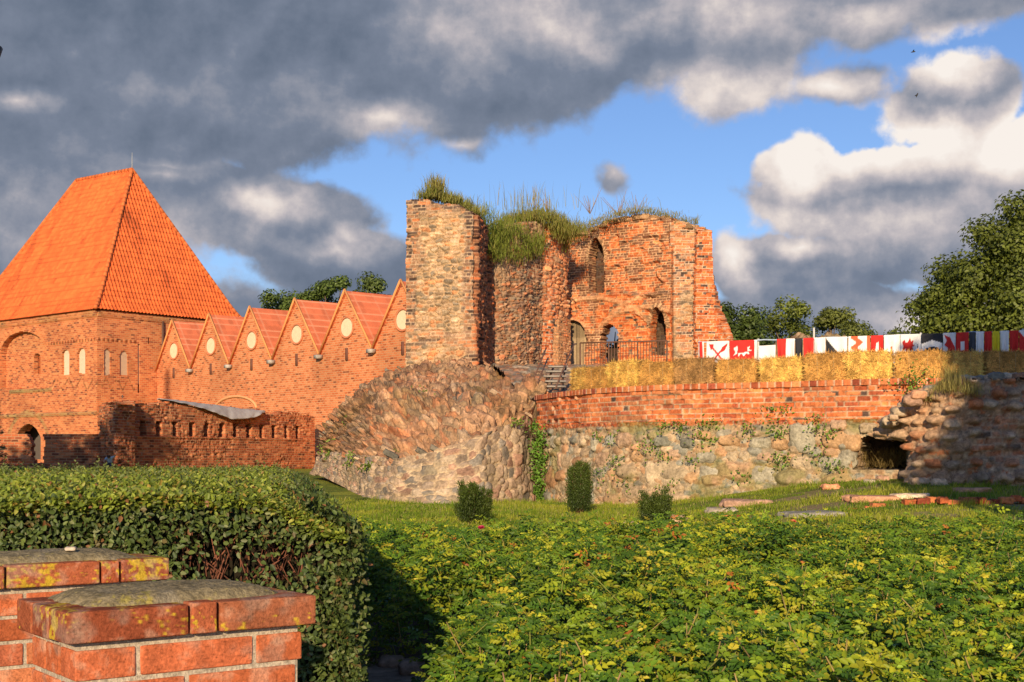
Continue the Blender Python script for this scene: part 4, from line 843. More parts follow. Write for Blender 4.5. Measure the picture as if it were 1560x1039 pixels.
def make_banners():
    R0 = np.array([XX(1064, 29.2), 29.2, ZZ(521, 29.2)]); R1 = np.array([XX(1600, 26.3), 26.3, ZZ(501, 26.3)]); zr = .5*(R0[2]+R1[2])
    R0[2] = ZZ(521, 29.2); R1[2] = ZZ(501.5, 26.3)
    def at(px):  # point of the rope at this bearing
        k = (px-780)/F; A, B = R0, R1-R0; t = (k*A[1]-A[0])/(B[0]-k*B[1]); return A+B*t
    t = thing('banner_rope', 'pale blue rope on thin posts carrying the row of banners', 'rope', tuple(R0*[1, 1, 0]+[0, 0, 3.1]))
    mb = MB(); pts = [lerp(R0, R1, s)+[0, 0, -.03*abs(math.sin(s*math.pi*5))] for s in np.linspace(0, 1, 50)]; tube(mb, pts, .016, 6, (.42, .52, .66)); mb.build('rope', 'iron', t)
    for px in (1066, 1156, 1241, 1404, 1560):
        q = at(px)+[0, .06, 0]; mb = MB(); g = float(terr(q[0], q[1])); tube(mb, [(q[0], q[1], g-.2), (q[0], q[1], q[2]+(.22 if px == 1241 else .03))], .022, 7, (.62, .60, .55)); mb.build('post', 'iron', t)
    def ban(px0, px1, fn, label, drop=.62, lift=0., sk=0.):
        a, b = at(px0), at(px1); nu, nz = 44, 36; S, T = np.meshgrid(np.linspace(0, 1, nu), np.linspace(0, 1, nz), indexing='ij'); mid = (a+b)/2
        c = fn(S, T); d = b-a; nn = unit(np.array([[d[1], -d[0], 0]]))[0]; wv = .045*np.sin(S*math.pi*random.uniform(2, 3.5)+random.random()*6)*(1-T)*1.2+.03*(fbm(S*3+px0, T*3, 2)-.5)
        Q = a+d*(S+sk*(1-T)*(1-S))[..., None]-np.array([0, 0, 1.])*((1-T)*drop+lift)[..., None]*(1+.02*np.sin(S*5))[..., None]+nn*(wv+.03)[..., None]
        mb = MB(); mb.add(Q, grid_faces(nu, nz), c.reshape(-1, 3)); o = mb.build('banner', 'cloth', smooth=True, loc=tuple(mid-[0, 0, drop+lift]))
        m_ = o.modifiers.new('thick', 'SOLIDIFY'); m_.thickness = .006
        tag(o, label, 'banner', 'banners hanging from the rope behind the straw bales')
    full = lambda c: (lambda S, T: np.broadcast_to(c, S.shape+(3,)).copy())
    def paint(base, *layers):
        def f(S, T):
            c = np.broadcast_to(base, S.shape+(3,)).copy()
            for mfn, col in layers: c = np.where(mfn(S, T)[..., None], col, c)
            return c
        return f
    # T runs from the hem (0) to the rope (1); the bales hide the lower half, so marks sit in the upper part
    arrows = paint(WH, (lambda S, T: (segd(S, T, (.18, .85), (.8, .25)) < .035) | (segd(S, T, (.88, .85), (.2, .25)) < .035), RE),
                   (lambda S, T: poly_in([(.1, .92), (.34, .88), (.2, .68)], S, T) | poly_in([(.96, .93), (.70, .78), (.62, .58), (.80, .64)], S, T), RE))
    ban(1066, 1073, paint(RE, (lambda S, T: S > .6, WH)), 'narrow red and white banner strip at the left end, by the ruin')
    ban(1077, 1111, arrows, 'white banner with crossed red arrows')
    ban(1112, 1149, paint(RE, (lambda S, T: poly_in([(x*.9+.05, .38+y*.5) for x, y in BEAST], S, T) & ~poly_in([(.3, .55), (.4, .9), (.7, .9), (.75, .58)], S, T), WH)), 'red banner with a white horned animal on it')
    ban(1150, 1154, full(WH), 'slim white cloth strip between the red animal banner and the low white panel')
    ban(1156, 1182, full(WH), 'low white panel hanging below a dark gap', drop=.5, lift=.13)
    ban(1184, 1198, full(RE*1.05), 'slanted red banner beside a white one and right of the low white panel', sk=.15); ban(1198, 1211, full(WH), 'white banner between a slanted red one and a black one')
    ban(1212, 1223, full(BK), 'small black banner between white and red ones'); ban(1224, 1240, full(RE*1.08), 'red banner left of the thin white post', sk=.12); ban(1241, 1258, full(WH), 'plain white banner right of the thin white post')
    ban(1259, 1291, paint(WH, (lambda S, T: poly_in([(0, .95), (0, .3), (.78, .28)], S, T), BK)), 'white banner with a large black triangle')
    ban(1293, 1326, paint(WH, (lambda S, T: (np.abs(S-.38-.12*np.sin(T*18)) < .16) | (S > .86), np.array([.66, .14, .06]))), 'white banner with a wavy red vertical stripe')
    ban(1327, 1346, paint(RE*1.05, (lambda S, T: poly_in([(.35, .4), (.45, .75), (.62, .78), (.6, .4)], S, T), WH)), 'red banner with a small white shape near its hem')
    ban(1347, 1371, paint(WH, (lambda S, T: (np.abs(S-.46) < .06) & (T < .62), RE)), 'white banner with a short red stripe')
    ban(1372, 1403, paint(WH*.93, (lambda S, T: poly_in([(x*.75+.0, .30+y*.62) for x, y in BEAST], S, T), RE*.8), (lambda S, T: (np.abs(S-.85) < .03) & (np.sin(T*60) > 0) & (T < .65), BK)), 'white banner with a ragged dark red dragon')
    ban(1404, 1436, paint(BK, (lambda S, T: (T < .66+.12*(1-np.abs(S*2-1))) & (T > .42) , WH), (lambda S, T: ((S-.5)**2/.18+(T-.38)**2/.03 < 1), BK)), 'black banner crossed by a pale arc')
    ban(1437, 1456, paint(WH*.95, (lambda S, T: poly_in([(.05, .95), (.55, .85), (.95, .5), (.9, .3), (.2, .3), (.4, .5), (.1, .6), (.3, .75)], S, T), RE)), 'white banner with a curved red claw shape')
    ban(1457, 1476, paint(RE, (lambda S, T: (np.abs(S-.5) < .16) & (np.abs(T-.55) < .14), WH)), 'red banner with a small white square')
    ban(1477, 1486, full(BK*2), 'narrow dark grey banner'); ban(1487, 1499, full(WH), 'white banner left of a plain red one'); ban(1500, 1511, full(RE), 'plain red banner left of the yellow one'); ban(1512, 1523, full(YE), 'yellow banner, the only one in the row')
    ban(1524, 1537, full(WH*.95), 'white banner right of the yellow one'); ban(1538, 1552, full(RE), 'red banner second from the right edge of the picture')
    ban(1553, 1585, paint(RE, (lambda S, T: T > .2+S*.0+.75-.75*S, WH)), 'diagonally split red and white banner at the right edge')
make_banners()

# ================================================================ RAILING AND STAIRS IN THE RUIN
def make_railing():
    IR = (.14, .07, .045)
    a = np.array([XX(884, 47.2), 47.2]); b = np.array([XX(1016, 46.2), 46.2]); z0, z1 = 4.72, ZZ(521, 46.8)
    t = thing('iron_railing', 'rusty iron railing with thin upright bars before the arched openings', 'railing', (a[0], a[1], z0))
    q = lambda s, z: (*lerp(a, b, s), z)
    for z in (z1, z0+.16): mb = MB(); tube(mb, [q(0, z), q(1, z)], .028, 6, IR); mb.build('rail', 'iron', t)
    for i in range(31): mb = MB(); s = i/30; tube(mb, [q(s, z0-.1), q(s, z1)], .03 if i % 10 == 0 else .014, 5, IR); mb.build('bar', 'iron', t)
    ga, gb = (XX(812, 35), 35., 3.3), (XX(832, 38.5), 38.5, 4.15)
    t = thing('metal_stairs', 'small open metal staircase with thin handrails at the left end of the bales', 'stairs', (XX(842, 34), 34., 3.2))
    for i in range(5):
        Y = 33.6+i*.42; z = ZZ(589, 33.6)+i*.155; mb = MB(); box(mb, (XX(841+i*2.2, Y), Y, z), (.34-.02*i, .14, .02), col=(.34, .30, .26)); mb.build('tread', 'iron', t)
    for px0, px1 in ((829, 843), (853, 862)):
        mb = MB(); tube(mb, [(XX(px0, 33.4), 33.4, ZZ(594, 33.4)), (XX(px1, 35.6), 35.6, ZZ(560, 35.6))], .03, 6, IR); mb.build('stringer', 'iron', t)
    for L in (((810, 584, 33.4), (828, 541, 35.5), (832, 530, 35.8)), ((819, 583, 33.4), (835, 545, 35.5)), ((846, 592, 33.2), (862, 552, 35.0), (875, 524, 36.0), (878, 524, 36.2))):
        mb = MB(); pts = [P(*l) for l in L]; tube(mb, pts, .02, 6, IR); mb.build('handrail', 'iron', t)
        for p in pts[:-1]: mb = MB(); 
    for px, y0, y1, Y in ((819, 566, 575, 34.3), (825, 552, 562, 35.0), (858, 560, 585, 34.5)):
        mb = MB(); p = P(px, y0, Y); tube(mb, [p, p+[.12, 0, 0]] if px < 850 else [p, p-[0, 0, .6]], .015, 5, IR); mb.build('rail_tie', 'iron', t)
make_railing()

# ================================================================ FOREGROUND BRICK PIERS
def lichen(w, base, amt, s, yel=(.52, .36, .03)):
    n = fb3(w, 16, s, 3); n2 = fb3(w, 95, s+4, 3)
    k = sst(1-amt, 1-amt+.07, n*.5+n2*.5); c = lerp(base, np.array(yel)*(.8+.5*n2)[:, None], k[:, None]*.85)
    g = sst(.56, .7, fb3(w, 13, s+9)); return lerp(c, np.array([.30, .27, .22])*(.7+.6*n2)[:, None], (g*.35)[:, None])
def make_pier(C0, label, lich, seed, stone):
    e1 = np.array([.80, .60, 0]); e2 = np.array([-.60, .80, 0]); ez = np.array([0, 0, 1.]); AX = [e1, e2, ez]
    W, D = .60, .36; zt = 1.316; t = thing('brick_pier', label, 'pier', (C0[0], C0[1], 0)); C0 = np.array([*C0, 0.])
    at = lambda a, b, z: C0+e1*a+e2*b+ez*z
    NB = [(.56, .15, .06), (.62, .18, .075), (.52, .14, .06), (.58, .20, .09), (.48, .14, .07)]
    def brick(mb, a0, a1, b0, b1, z0, z1, s, capc=False):
        base = np.array(NB[int(hsh(s, seed)*5) % 5])*(.8+.35*hsh(s, 3))*(np.array([.62, .60, .65]) if capc else 1)
        def cf(w):
            n = fb3(w, 28, s, 4); n2 = fb3(w, 170, s+1, 2); pit = sst(.66, .78, fb3(w, 260, s+3, 2)); c = base*((.45+.75*n+.35*n2)*(1-.45*pit))[:, None]
            c = lerp(c, np.array([.60, .40, .28]), (sst(.55, .72, n)*.35)[:, None]); return lichen(w, c, lich if capc else .18, s)
        rock(mb, at((a0+a1)/2, (b0+b1)/2, (z0+z1)/2), ((a1-a0)/2, (b1-b0)/2, (z1-z0)/2), ax=AX, n=40, rnd=.15 if capc else .12, jit=.014, seed=s, colf=cf)
    sh = MB(); i = .028; z = zt-.078; r = 0
    while z > .25:
        z1 = z-.011; z0 = z1-.066; off = (.0, .125)[r % 2]; a = i
        ws = [.128, .25, .128] if r % 2 == 0 else [.25, .25]
        x = i; wl = ws if r % 2 == 0 else [.25, .268]
        if r % 2 == 0: wl = [.135, .27, .118]
        for w in wl: brick(sh, x, x+w-.0, i, i+.1, z0, z1, seed*50+r*7+int(x*40)); x += w+.012
        y = i+.112
        for w in ((.09, .09) if r % 2 == 0 else (.20,)): brick(sh, i, i+.1, y, y+w, z0, z1, seed*50+r*7+30+int(y*40)); y += w+.012
        brick(sh, W-i-.1, W-i, i+.112, D-i, z0, z1, seed*50+r*7+60); brick(sh, i+.11, W-i-.11, D-i-.1, D-i, z0, z1, seed*50+r*7+61)
        z = z0; r += 1
    def cfm(w): n = fb3(w, 110, 3, 3); return np.array([.50, .42, .32])*(.65+.7*n)[:, None]
    core = MB(); rock(core, at(W/2, D/2, .65), (W/2-i-.005, D/2-i-.005, .65-.008), ax=AX, n=90, rnd=.02, jit=.002, seed=seed, colf=cfm)
    sh.build('brick_shaft', 'nearbrick', t); core.build('mortar_core', 'cement', t)
    cp = MB(); x = 0
    for k, w in enumerate((.275, .062, .245) if not stone else (.10, .285, .055, .16)):
        brick(cp, x, x+w, -.0, .24 if k == 0 else .25, zt-.07, zt+(.002 if k % 2 else 0), seed*91+k, True); x += w+.008
    y = .0
    x0 = 0
    for k in range(3): brick(cp, -.004, .10, y-.003*0+.0 if k else .004, y+.108, zt-.071, zt+.001, seed*97+k, True) if k else None; y += .118
    brick(cp, .25, W, .255, D, zt-.07, zt, seed*99, True); brick(cp, .11, .25, .25, D, zt-.07, zt-.001, seed*99+1, True)
    capo = cp.build('brick_cap', 'nearbrick', t)
    n1, n2 = 100, 60; S, T = np.meshgrid(np.linspace(-1, 1, n1), np.linspace(-1, 1, n2), indexing='ij')
    wob = .04*(fbm(S*3, T*3, seed)-.5); rr = np.clip(1-np.maximum(np.abs(S)**5+np.abs(T)**5, 0)**.5, 0, 1); hh = .034*np.clip(rr*2.4, 0, 1)**.55*(1-.28*S**2-.25*T**2)+.004*(fbm(S*20, T*14, 4)-.5)*2
    Q = at(W/2+.0, D/2+.02, zt-.004)+e1*(S*(.245+wob))[..., None]+e2*(T*(.15+wob*.4))[..., None]+ez*hh[..., None]
    w = Q.reshape(-1, 3); n = fb3(w, 90, 5, 4); c = np.array([.27, .22, .13])*(.35+1.1*n)[:, None]; c = lichen(w, c, .38, seed+2, (.34, .28, .07))
    mb = MB(); mb.add(Q, grid_faces(n1, n2), c); mb.build('cement_crown', 'cement', t, smooth=True)
    return t, at
make_pier((-.95, 2.80), 'nearest orange brick pier with a cement crown on its cap', .41, 1, False)
_, at2 = make_pier((-1.62, 3.925), 'brick pier behind the nearest one, yellow lichen on its cap and a pebble on top', .47, 2, True)
mb = MB(); rock(mb, at2(.34, .12, 1.352), (.017, .013, .007), n=8, rnd=.9, jit=.2, seed=4, col=(.55, .46, .36)); tag(mb.build('pebble', 'stone', smooth=True, loc=tuple(at2(.34, .12, 1.34))), 'small pale pebble lying on the lichen covered brick pier', 'pebble')

# ================================================================ THE CLIPPED HEDGE
def make_hedge():
    t = thing('clipped_hedge', 'broad clipped hedge with small dark green leaves, left behind the brick piers', 'hedge', (-3, 10, 0))
    FL, FR, BR, BL = np.array([-4.4, 6.3]), np.array([-.80, 6.35]), np.array([-2.30, 15.4]), np.array([-8.2, 15.4])
    def top(X, Y): return 1.475+.07*(fbm(X*1.6, Y*1.2, 3)-.5)+.05*(fbm(X*5, Y*4, 8)-.5)-.16*sst(.55, .0, edge(X, Y))**1.5-.05*sst(.5, 0, Y-6.3)
    def edge(X, Y): return (FR[0]+(BR[0]-FR[0])*(Y-FR[1])/(BR[1]-FR[1]))-X
    # woody core, coloured near-black to stand in for the shade inside the hedge
    mb = MB(); S, T = np.meshgrid(np.linspace(0, 1, 60), np.linspace(0, 1, 30), indexing='ij')
    fr = lerp(FL, FR, .965)+[0, .30]; cf = [FL+[.1, .30], fr, BR+[-.16, -.1], BL+[.1, -.1]]
    rngp = lambda a, b: np.stack([lerp(a[0], b[0], S), lerp(a[1], b[1], S)], -1)
    for a, b in ((cf[0], cf[1]), (cf[1], cf[2]), (cf[2], cf[3]), (cf[3], cf[0])):
        q = rngp(a, b); z = T*1.33; nz = .10*(fbm(S*np.linalg.norm(b-a)*3, T*4, 7)-.5); d = unit((b-a)[None])[0]; nn = np.array([d[1], -d[0]]); q = q+nn*nz[..., None]
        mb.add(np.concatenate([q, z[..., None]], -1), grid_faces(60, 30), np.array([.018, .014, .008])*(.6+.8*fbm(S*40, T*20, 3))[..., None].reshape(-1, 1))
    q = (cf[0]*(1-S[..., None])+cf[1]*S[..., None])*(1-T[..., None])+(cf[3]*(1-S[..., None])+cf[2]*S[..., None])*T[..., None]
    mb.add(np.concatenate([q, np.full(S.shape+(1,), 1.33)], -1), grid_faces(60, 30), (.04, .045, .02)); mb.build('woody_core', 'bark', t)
    lv = MB()
    def hole(X, Z): # thin bare patch where the twigs show
        return np.exp(-(((X+1.42)/.26)**2+((Z-1.12)/.16)**2))+.8*np.exp(-(((X+1.08)/.12)**2+((Z-1.13)/.10)**2))
    GR = np.array([(.06, .095, .025), (.085, .125, .03), (.105, .15, .035), (.07, .105, .032), (.13, .17, .04), (.18, .20, .08), (.14, .11, .04)])
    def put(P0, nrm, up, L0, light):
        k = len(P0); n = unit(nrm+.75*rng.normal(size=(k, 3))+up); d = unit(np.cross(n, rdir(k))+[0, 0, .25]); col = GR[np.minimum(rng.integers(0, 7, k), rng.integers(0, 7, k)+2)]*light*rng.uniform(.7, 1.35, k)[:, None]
        br = rng.random(k) < .02; col = np.where(br[:, None], np.array([.26, .12, .05]), col)
        L = L0*rng.uniform(.7, 1.3, k); leaves(lv, P0, d, n, L, L*.62, col, fold=.18, curl=.12)
    # front
    k = 30000; x = rng.uniform(-4.3, -.72, k); z = rng.uniform(.25, 1.50, k); keep = (z < top(x, np.full(k, 6.4))+.01); x, z = x[keep], z[keep]; k = len(x)
    dep = np.abs(rng.normal(0, .06, k))+.12*(fbm(x*4, z*4, 6))-.07; keep = rng.random(k) > hole(x, z)*1.05; x, z, dep = x[keep], z[keep], dep[keep]
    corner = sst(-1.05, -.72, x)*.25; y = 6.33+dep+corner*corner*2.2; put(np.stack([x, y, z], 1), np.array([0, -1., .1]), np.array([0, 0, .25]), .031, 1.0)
    # right end and long side
    k = 46000; s = rng.random(k)**1.5; Y = 6.35+s*9.05; X = FR[0]+(BR[0]-FR[0])*s; z = rng.uniform(.05, 1.46, k); dep = np.abs(rng.normal(0, .06, k))+.16*fbm(Y*3, z*3, 9)-.1
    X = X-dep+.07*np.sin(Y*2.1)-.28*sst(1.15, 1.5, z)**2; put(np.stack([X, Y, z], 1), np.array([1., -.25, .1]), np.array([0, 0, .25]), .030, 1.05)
    # top
    k = 95000; s = rng.random(k)**1.35; Y = 6.3+s*9.1; xr = FR[0]+(BR[0]-FR[0])*s; xl = np.maximum(FL[0]+(BL[0]-FL[0])*s, -.42*Y-.3); X = lerp(xl, xr, rng.random(k)); z = top(X, Y)-np.abs(rng.normal(0, .028, k))+.02
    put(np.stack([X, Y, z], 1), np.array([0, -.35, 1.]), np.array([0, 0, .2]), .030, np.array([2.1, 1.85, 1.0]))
    # young shoots sticking out of the top
    for q in range(420):
        s = rng.random()**.8; Y = 6.4+s*8.9; X = lerp(max(FL[0]+(BL[0]-FL[0])*s, -.42*Y), FR[0]+(BR[0]-FR[0])*s-.05, rng.random()); h = rng.uniform(.03, .11)*(1.6 if rng.random() < .1 else 1); n = 7
        b = np.array([X, Y, float(top(X, Y))-.02]); P0 = b+np.array([0, 0, 1.])*np.linspace(0, h, n)[:, None]; a = np.arange(n)*2.4+rng.random()*6; d = np.stack([np.cos(a), np.sin(a), a*0+.8], 1)
        leaves(lv, P0, d, rdir(n)+[0, -.3, .8], .030, .018, np.tile(np.array([.14, .17, .05])*rng.uniform(.8, 1.3), (n, 1)))
    lv.build('foliage', 'leaf', t)
    tw = MB()
    for q in range(90):
        x = rng.uniform(-2.7, -1.) if q % 4 == 0 else rng.uniform(-1.68, -1.05); y = 6.44+rng.random()*.08; z0 = rng.uniform(.9, 1.2); L = rng.uniform(.1, .3); w = rng.normal(0, .09, 2); y = y+.03; p = [(x, y, z0), (x+w[0]*.5, y-.02+w[1]*.2, z0+L*.5), (x+w[0], y-.05, z0+L)]
        if p[2][2] > 1.46: continue
        tube(tw, p, [.0045, .0035, .002], 5, np.array([.20, .08, .05])*rng.uniform(.3, 1.3))
    tag(tw.build('twigs', 'bark', t), kind='stuff')
make_hedge()

# ================================================================ THE ROSE THICKET
def rose_left(Y): return np.where(Y < 9.6, -.048*Y-.02, np.where(Y < 10.2, lerp(-.48, -1.40, np.clip((Y-9.6)/.6, 0, 1)), -1.40-.17*(Y-10.2)))
def rose_top(X, Y):
    return .90+.06*sst(9, 16, Y)*sst(0, 5, X)-.03+.26*(fbm(X*.9, Y*.75, 14)-.5)+.30*(fbm(X*2.6, Y*1.9, 3, 3)-.5)-.22*sst(.5, .0, X-rose_left(Y))-.02*sst(15, 17, Y)
def make_roses():
    lv = MB(); st = MB()
    GR = np.array([(.055, .12, .010), (.095, .17, .012), (.15, .22, .013), (.06, .125, .012), (.21, .26, .015), (.11, .18, .012), (.30, .31, .018)])
    zones = ((4.15, 6.2, 165, 7, .037, 9), (6.2, 9, 125, 7, .039, 8), (9, 12.5, 84, 5, .046, 8), (12.5, 17, 64, 5, .053, 8))
    for y0, y1, dens, nl, ll, nc in zones:
        A = (y1-y0)*(.43*(y0+y1)/2+2.0); n = int(A*dens); Y = rng.uniform(y0, y1, n); xl = rose_left(Y); X = lerp(xl, .41*Y+.35, rng.random(n)); 
        gap = fbm(X*1.7, Y*1.5, 41); keep = (X > xl) & (rng.random(n) < .08+1.2*sst(.38, .50, gap)); X, Y = X[keep], Y[keep]; n = len(X)
        zt = rose_top(X, Y)-np.abs(rng.normal(0, .05, n))+np.where(rng.random(n) < .12, rng.uniform(.02, .10, n), 0); lay = rng.random(n) < .35; zt = np.where(lay, zt-rng.uniform(.12, .5, n), zt); gg = fbm(X*3.1, Y*2.2, 77, 2); zt = zt-.22*sst(.50, .30, gg)
        edge = (X-rose_left(Y) < .22) & (rng.random(n) < .6); zt = np.where(edge, rng.uniform(.12, 1, n)*(zt-.1)+.1, zt)
        tone = rng.random(n); lean = rng.normal(0, .16, (n, 2))
        tipc = GR[rng.integers(0, 7, n)]*rng.uniform(.8, 1.25, n)[:, None]; yel = rng.random(n) < .07; org = rng.random(n) < .018
        cc = []; cd_ = []; cn = []; col = []; sz = []
        for q in range(nc):
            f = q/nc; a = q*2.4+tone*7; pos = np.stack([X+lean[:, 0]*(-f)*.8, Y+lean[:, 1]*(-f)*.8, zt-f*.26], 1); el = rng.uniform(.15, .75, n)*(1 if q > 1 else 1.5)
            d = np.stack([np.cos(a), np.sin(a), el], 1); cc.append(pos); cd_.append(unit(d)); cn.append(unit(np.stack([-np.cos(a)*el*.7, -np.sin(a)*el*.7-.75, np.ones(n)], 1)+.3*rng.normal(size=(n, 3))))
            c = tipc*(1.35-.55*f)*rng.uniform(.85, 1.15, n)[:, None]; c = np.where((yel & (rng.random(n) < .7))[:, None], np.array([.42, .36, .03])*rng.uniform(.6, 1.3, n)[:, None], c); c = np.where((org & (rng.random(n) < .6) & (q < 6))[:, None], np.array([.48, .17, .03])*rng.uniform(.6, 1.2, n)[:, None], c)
            col.append(c); sz.append(rng.uniform(.75, 1.2, n)*(.62 if q < 2 else 1))
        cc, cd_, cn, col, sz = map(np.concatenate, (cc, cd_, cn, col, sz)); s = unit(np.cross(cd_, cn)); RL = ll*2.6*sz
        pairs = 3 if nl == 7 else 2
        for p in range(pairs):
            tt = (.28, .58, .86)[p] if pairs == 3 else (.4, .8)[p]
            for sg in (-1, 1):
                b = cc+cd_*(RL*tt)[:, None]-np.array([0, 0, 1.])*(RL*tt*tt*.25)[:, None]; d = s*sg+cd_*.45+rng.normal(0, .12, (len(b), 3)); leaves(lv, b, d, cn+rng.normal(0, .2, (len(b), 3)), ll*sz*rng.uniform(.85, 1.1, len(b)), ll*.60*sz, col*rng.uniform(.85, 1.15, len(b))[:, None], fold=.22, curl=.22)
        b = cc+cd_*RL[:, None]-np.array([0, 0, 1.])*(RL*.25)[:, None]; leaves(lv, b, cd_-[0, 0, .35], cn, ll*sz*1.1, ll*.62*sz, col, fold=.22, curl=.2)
        k = np.nonzero(rng.random(n) < (.4 if y0 < 6 else .25 if y0 < 9 else .12))[0]
        for i in k:
            p1 = np.array([X[i], Y[i], zt[i]+.01]); p0 = p1-np.array([lean[i, 0]*1.2, lean[i, 1]*1.2, rng.uniform(.25, .6)]); tube(st, [p0, (p0+p1)/2+rng.normal(0, .01, 3), p1], [.0055, .0045, .003], 5, np.array([.26, .19, .07])*rng.uniform(.6, 1.4) if rng.random() < .6 else np.array([.20, .22, .05]))
    # pinkish dry canes poking out at the near edge
    for q in range(70):
        x = rng.uniform(-.02, .26); y = rng.uniform(4.25, 4.8); z = rng.uniform(.45, .62); a = rng.normal(0, .5); L = rng.uniform(.12, .32); p = np.array([x, y, z]); d = np.array([math.sin(a), -.2, math.cos(a)]); tube(st, [p, p+d*L*.5+rng.normal(0, .012, 3), p+d*L], [.0055, .0045, .0028], 5, np.array([.34, .20, .12])*rng.uniform(.6, 1.3))
    o = lv.build('rose_thicket', 'leaf'); tag(o, 'dense thicket of low rose bushes with yellowing tips filling the foreground', 'rose bushes', kind='stuff')
    o2 = st.build('rose_canes', 'bark'); tag(o2, 'thin brown and green canes standing among the rose leaves', 'canes', kind='stuff')
    for (px, py, Y, c, lab) in ((733, 806, 14.3, (.62, .05, .14), 'single deep pink rose flower, left part of the thicket'), (1208, 797, 14.6, (.66, .16, .09), 'small orange red rose flower, far right part of the thicket')):
        b = P(px, py, Y); mb = MB(); n = 12; a = np.arange(n)*2.4; d = np.stack([np.cos(a), np.sin(a)-.4, .35+.06*np.arange(n)], 1); leaves(mb, np.tile(b, (n, 1)), d, np.stack([np.cos(a)*-.6, np.sin(a)*-.6-.5, a*0+.8], 1), .048, .045, np.array(c)*rng.uniform(.8, 1.2, (n, 1)), curl=-.1)
        tube(mb, [b-[0, 0, .2], b], .004, 5, (.12, .18, .04)); tag(mb.build('rose_flower', 'leaf', loc=tuple(b-[0, 0, .2])), lab, 'flower')
make_roses()

# ================================================================ LAWN, PATH, STONES
def make_grass():
    n = 120000; Y = 16.3+rng.random(n)**1.1*15.5; X = rng.uniform(-1, 1, n)*.42*Y+.6; X = np.where(X < -.2*Y, rng.uniform(-.2, .43, n)*Y, X)
    rwx, rwy = np.array(RW)[:, 0], np.array(RW)[:, 1]; front = np.where(X < .6, 29.2-.0*X, np.interp(X, rwx, rwy)-.2); front = np.where(X > 7.0, 23.3, front)
    d = sst(.50, .62, fbm(X*.8+3, Y*1.2, 5, 5))*sst(1.5, 5, X)*sst(16, 19, Y); keep = (Y < front) & (rng.random(n) > d*.93); X, Y = X[keep], Y[keep]; n = len(X); g = fbm(X*1.1, Y*1.6, 11)
    c = lerp(np.array([.17, .26, .02]), np.array([.36, .38, .04]), sst(.3, .7, g)[:, None])*rng.uniform(.7, 1.3, n)[:, None]; dry = rng.random(n) < .12; c = np.where(dry[:, None], np.array([.42, .36, .14]), c)
    mb = MB(); h = rng.uniform(.025, .07, n)*(1+1.2*(fbm(X*2, Y*2, 9) > .6)); blades(mb, np.stack([X, Y, ground(X, Y)-.005], 1), h, .010, c, lean=.5)
    tag(mb.build('grass', 'blade'), 'short sunlit lawn grass between the roses and the stone wall', 'grass', kind='stuff')
make_grass()
def make_path():
    S, T = np.meshgrid(np.linspace(0, 1, 40), np.linspace(0, 1, 60), indexing='ij'); Y = 5.0+T*5.3; X = lerp(-.95-.14*(Y-6), -.05*Y+.05, S); mb = MB()
    mb.add(np.stack([X, Y, ground(X, Y)+.018+.006*(fbm(X*9, Y*9, 3)-.5)], -1), grid_faces(40, 60), np.array([.36, .25, .18])*(.7+.6*fbm(X*6, Y*6, 4))[..., None].reshape(-1, 1)); tag(mb.build('path', 'soil', smooth=True), kind='structure')
    for px, y0, y1, Y, w, c, lab in ((548, 985, 1022, 10.25, .10, (.28, .20, .15), 'grey brown boulder by the path, nearest to the hedge end'), (598, 1006, 1029, 10.05, .10, (.42, .28, .2), 'flat pinkish stone second from the hedge in the row by the path'), (632, 1003, 1044, 9.75, .12, (.40, .27, .2), 'largest split looking boulder in the row edging the roses'), (671, 1016, 1040, 9.75, .08, (.36, .28, .22), 'small stone at the right end of the row edging the roses')):
        g = float(ground(XX(px, Y), Y)); zt = ZZ(y0, Y); h = max((zt-g)/2, .05); mb = MB(); rock(mb, (XX(px, Y), Y, g+h*.9), (w, w*.9, h), n=12, rnd=.95, jit=.16, seed=px, colf=lambda w_: np.array(c)*(.7+.6*fb3(w_, 14, 3))[:, None])
        tag(mb.build('boulder', 'stone', smooth=True, loc=(XX(px, Y), Y, g)), lab, 'stone', 'stones edging the path')
make_path()
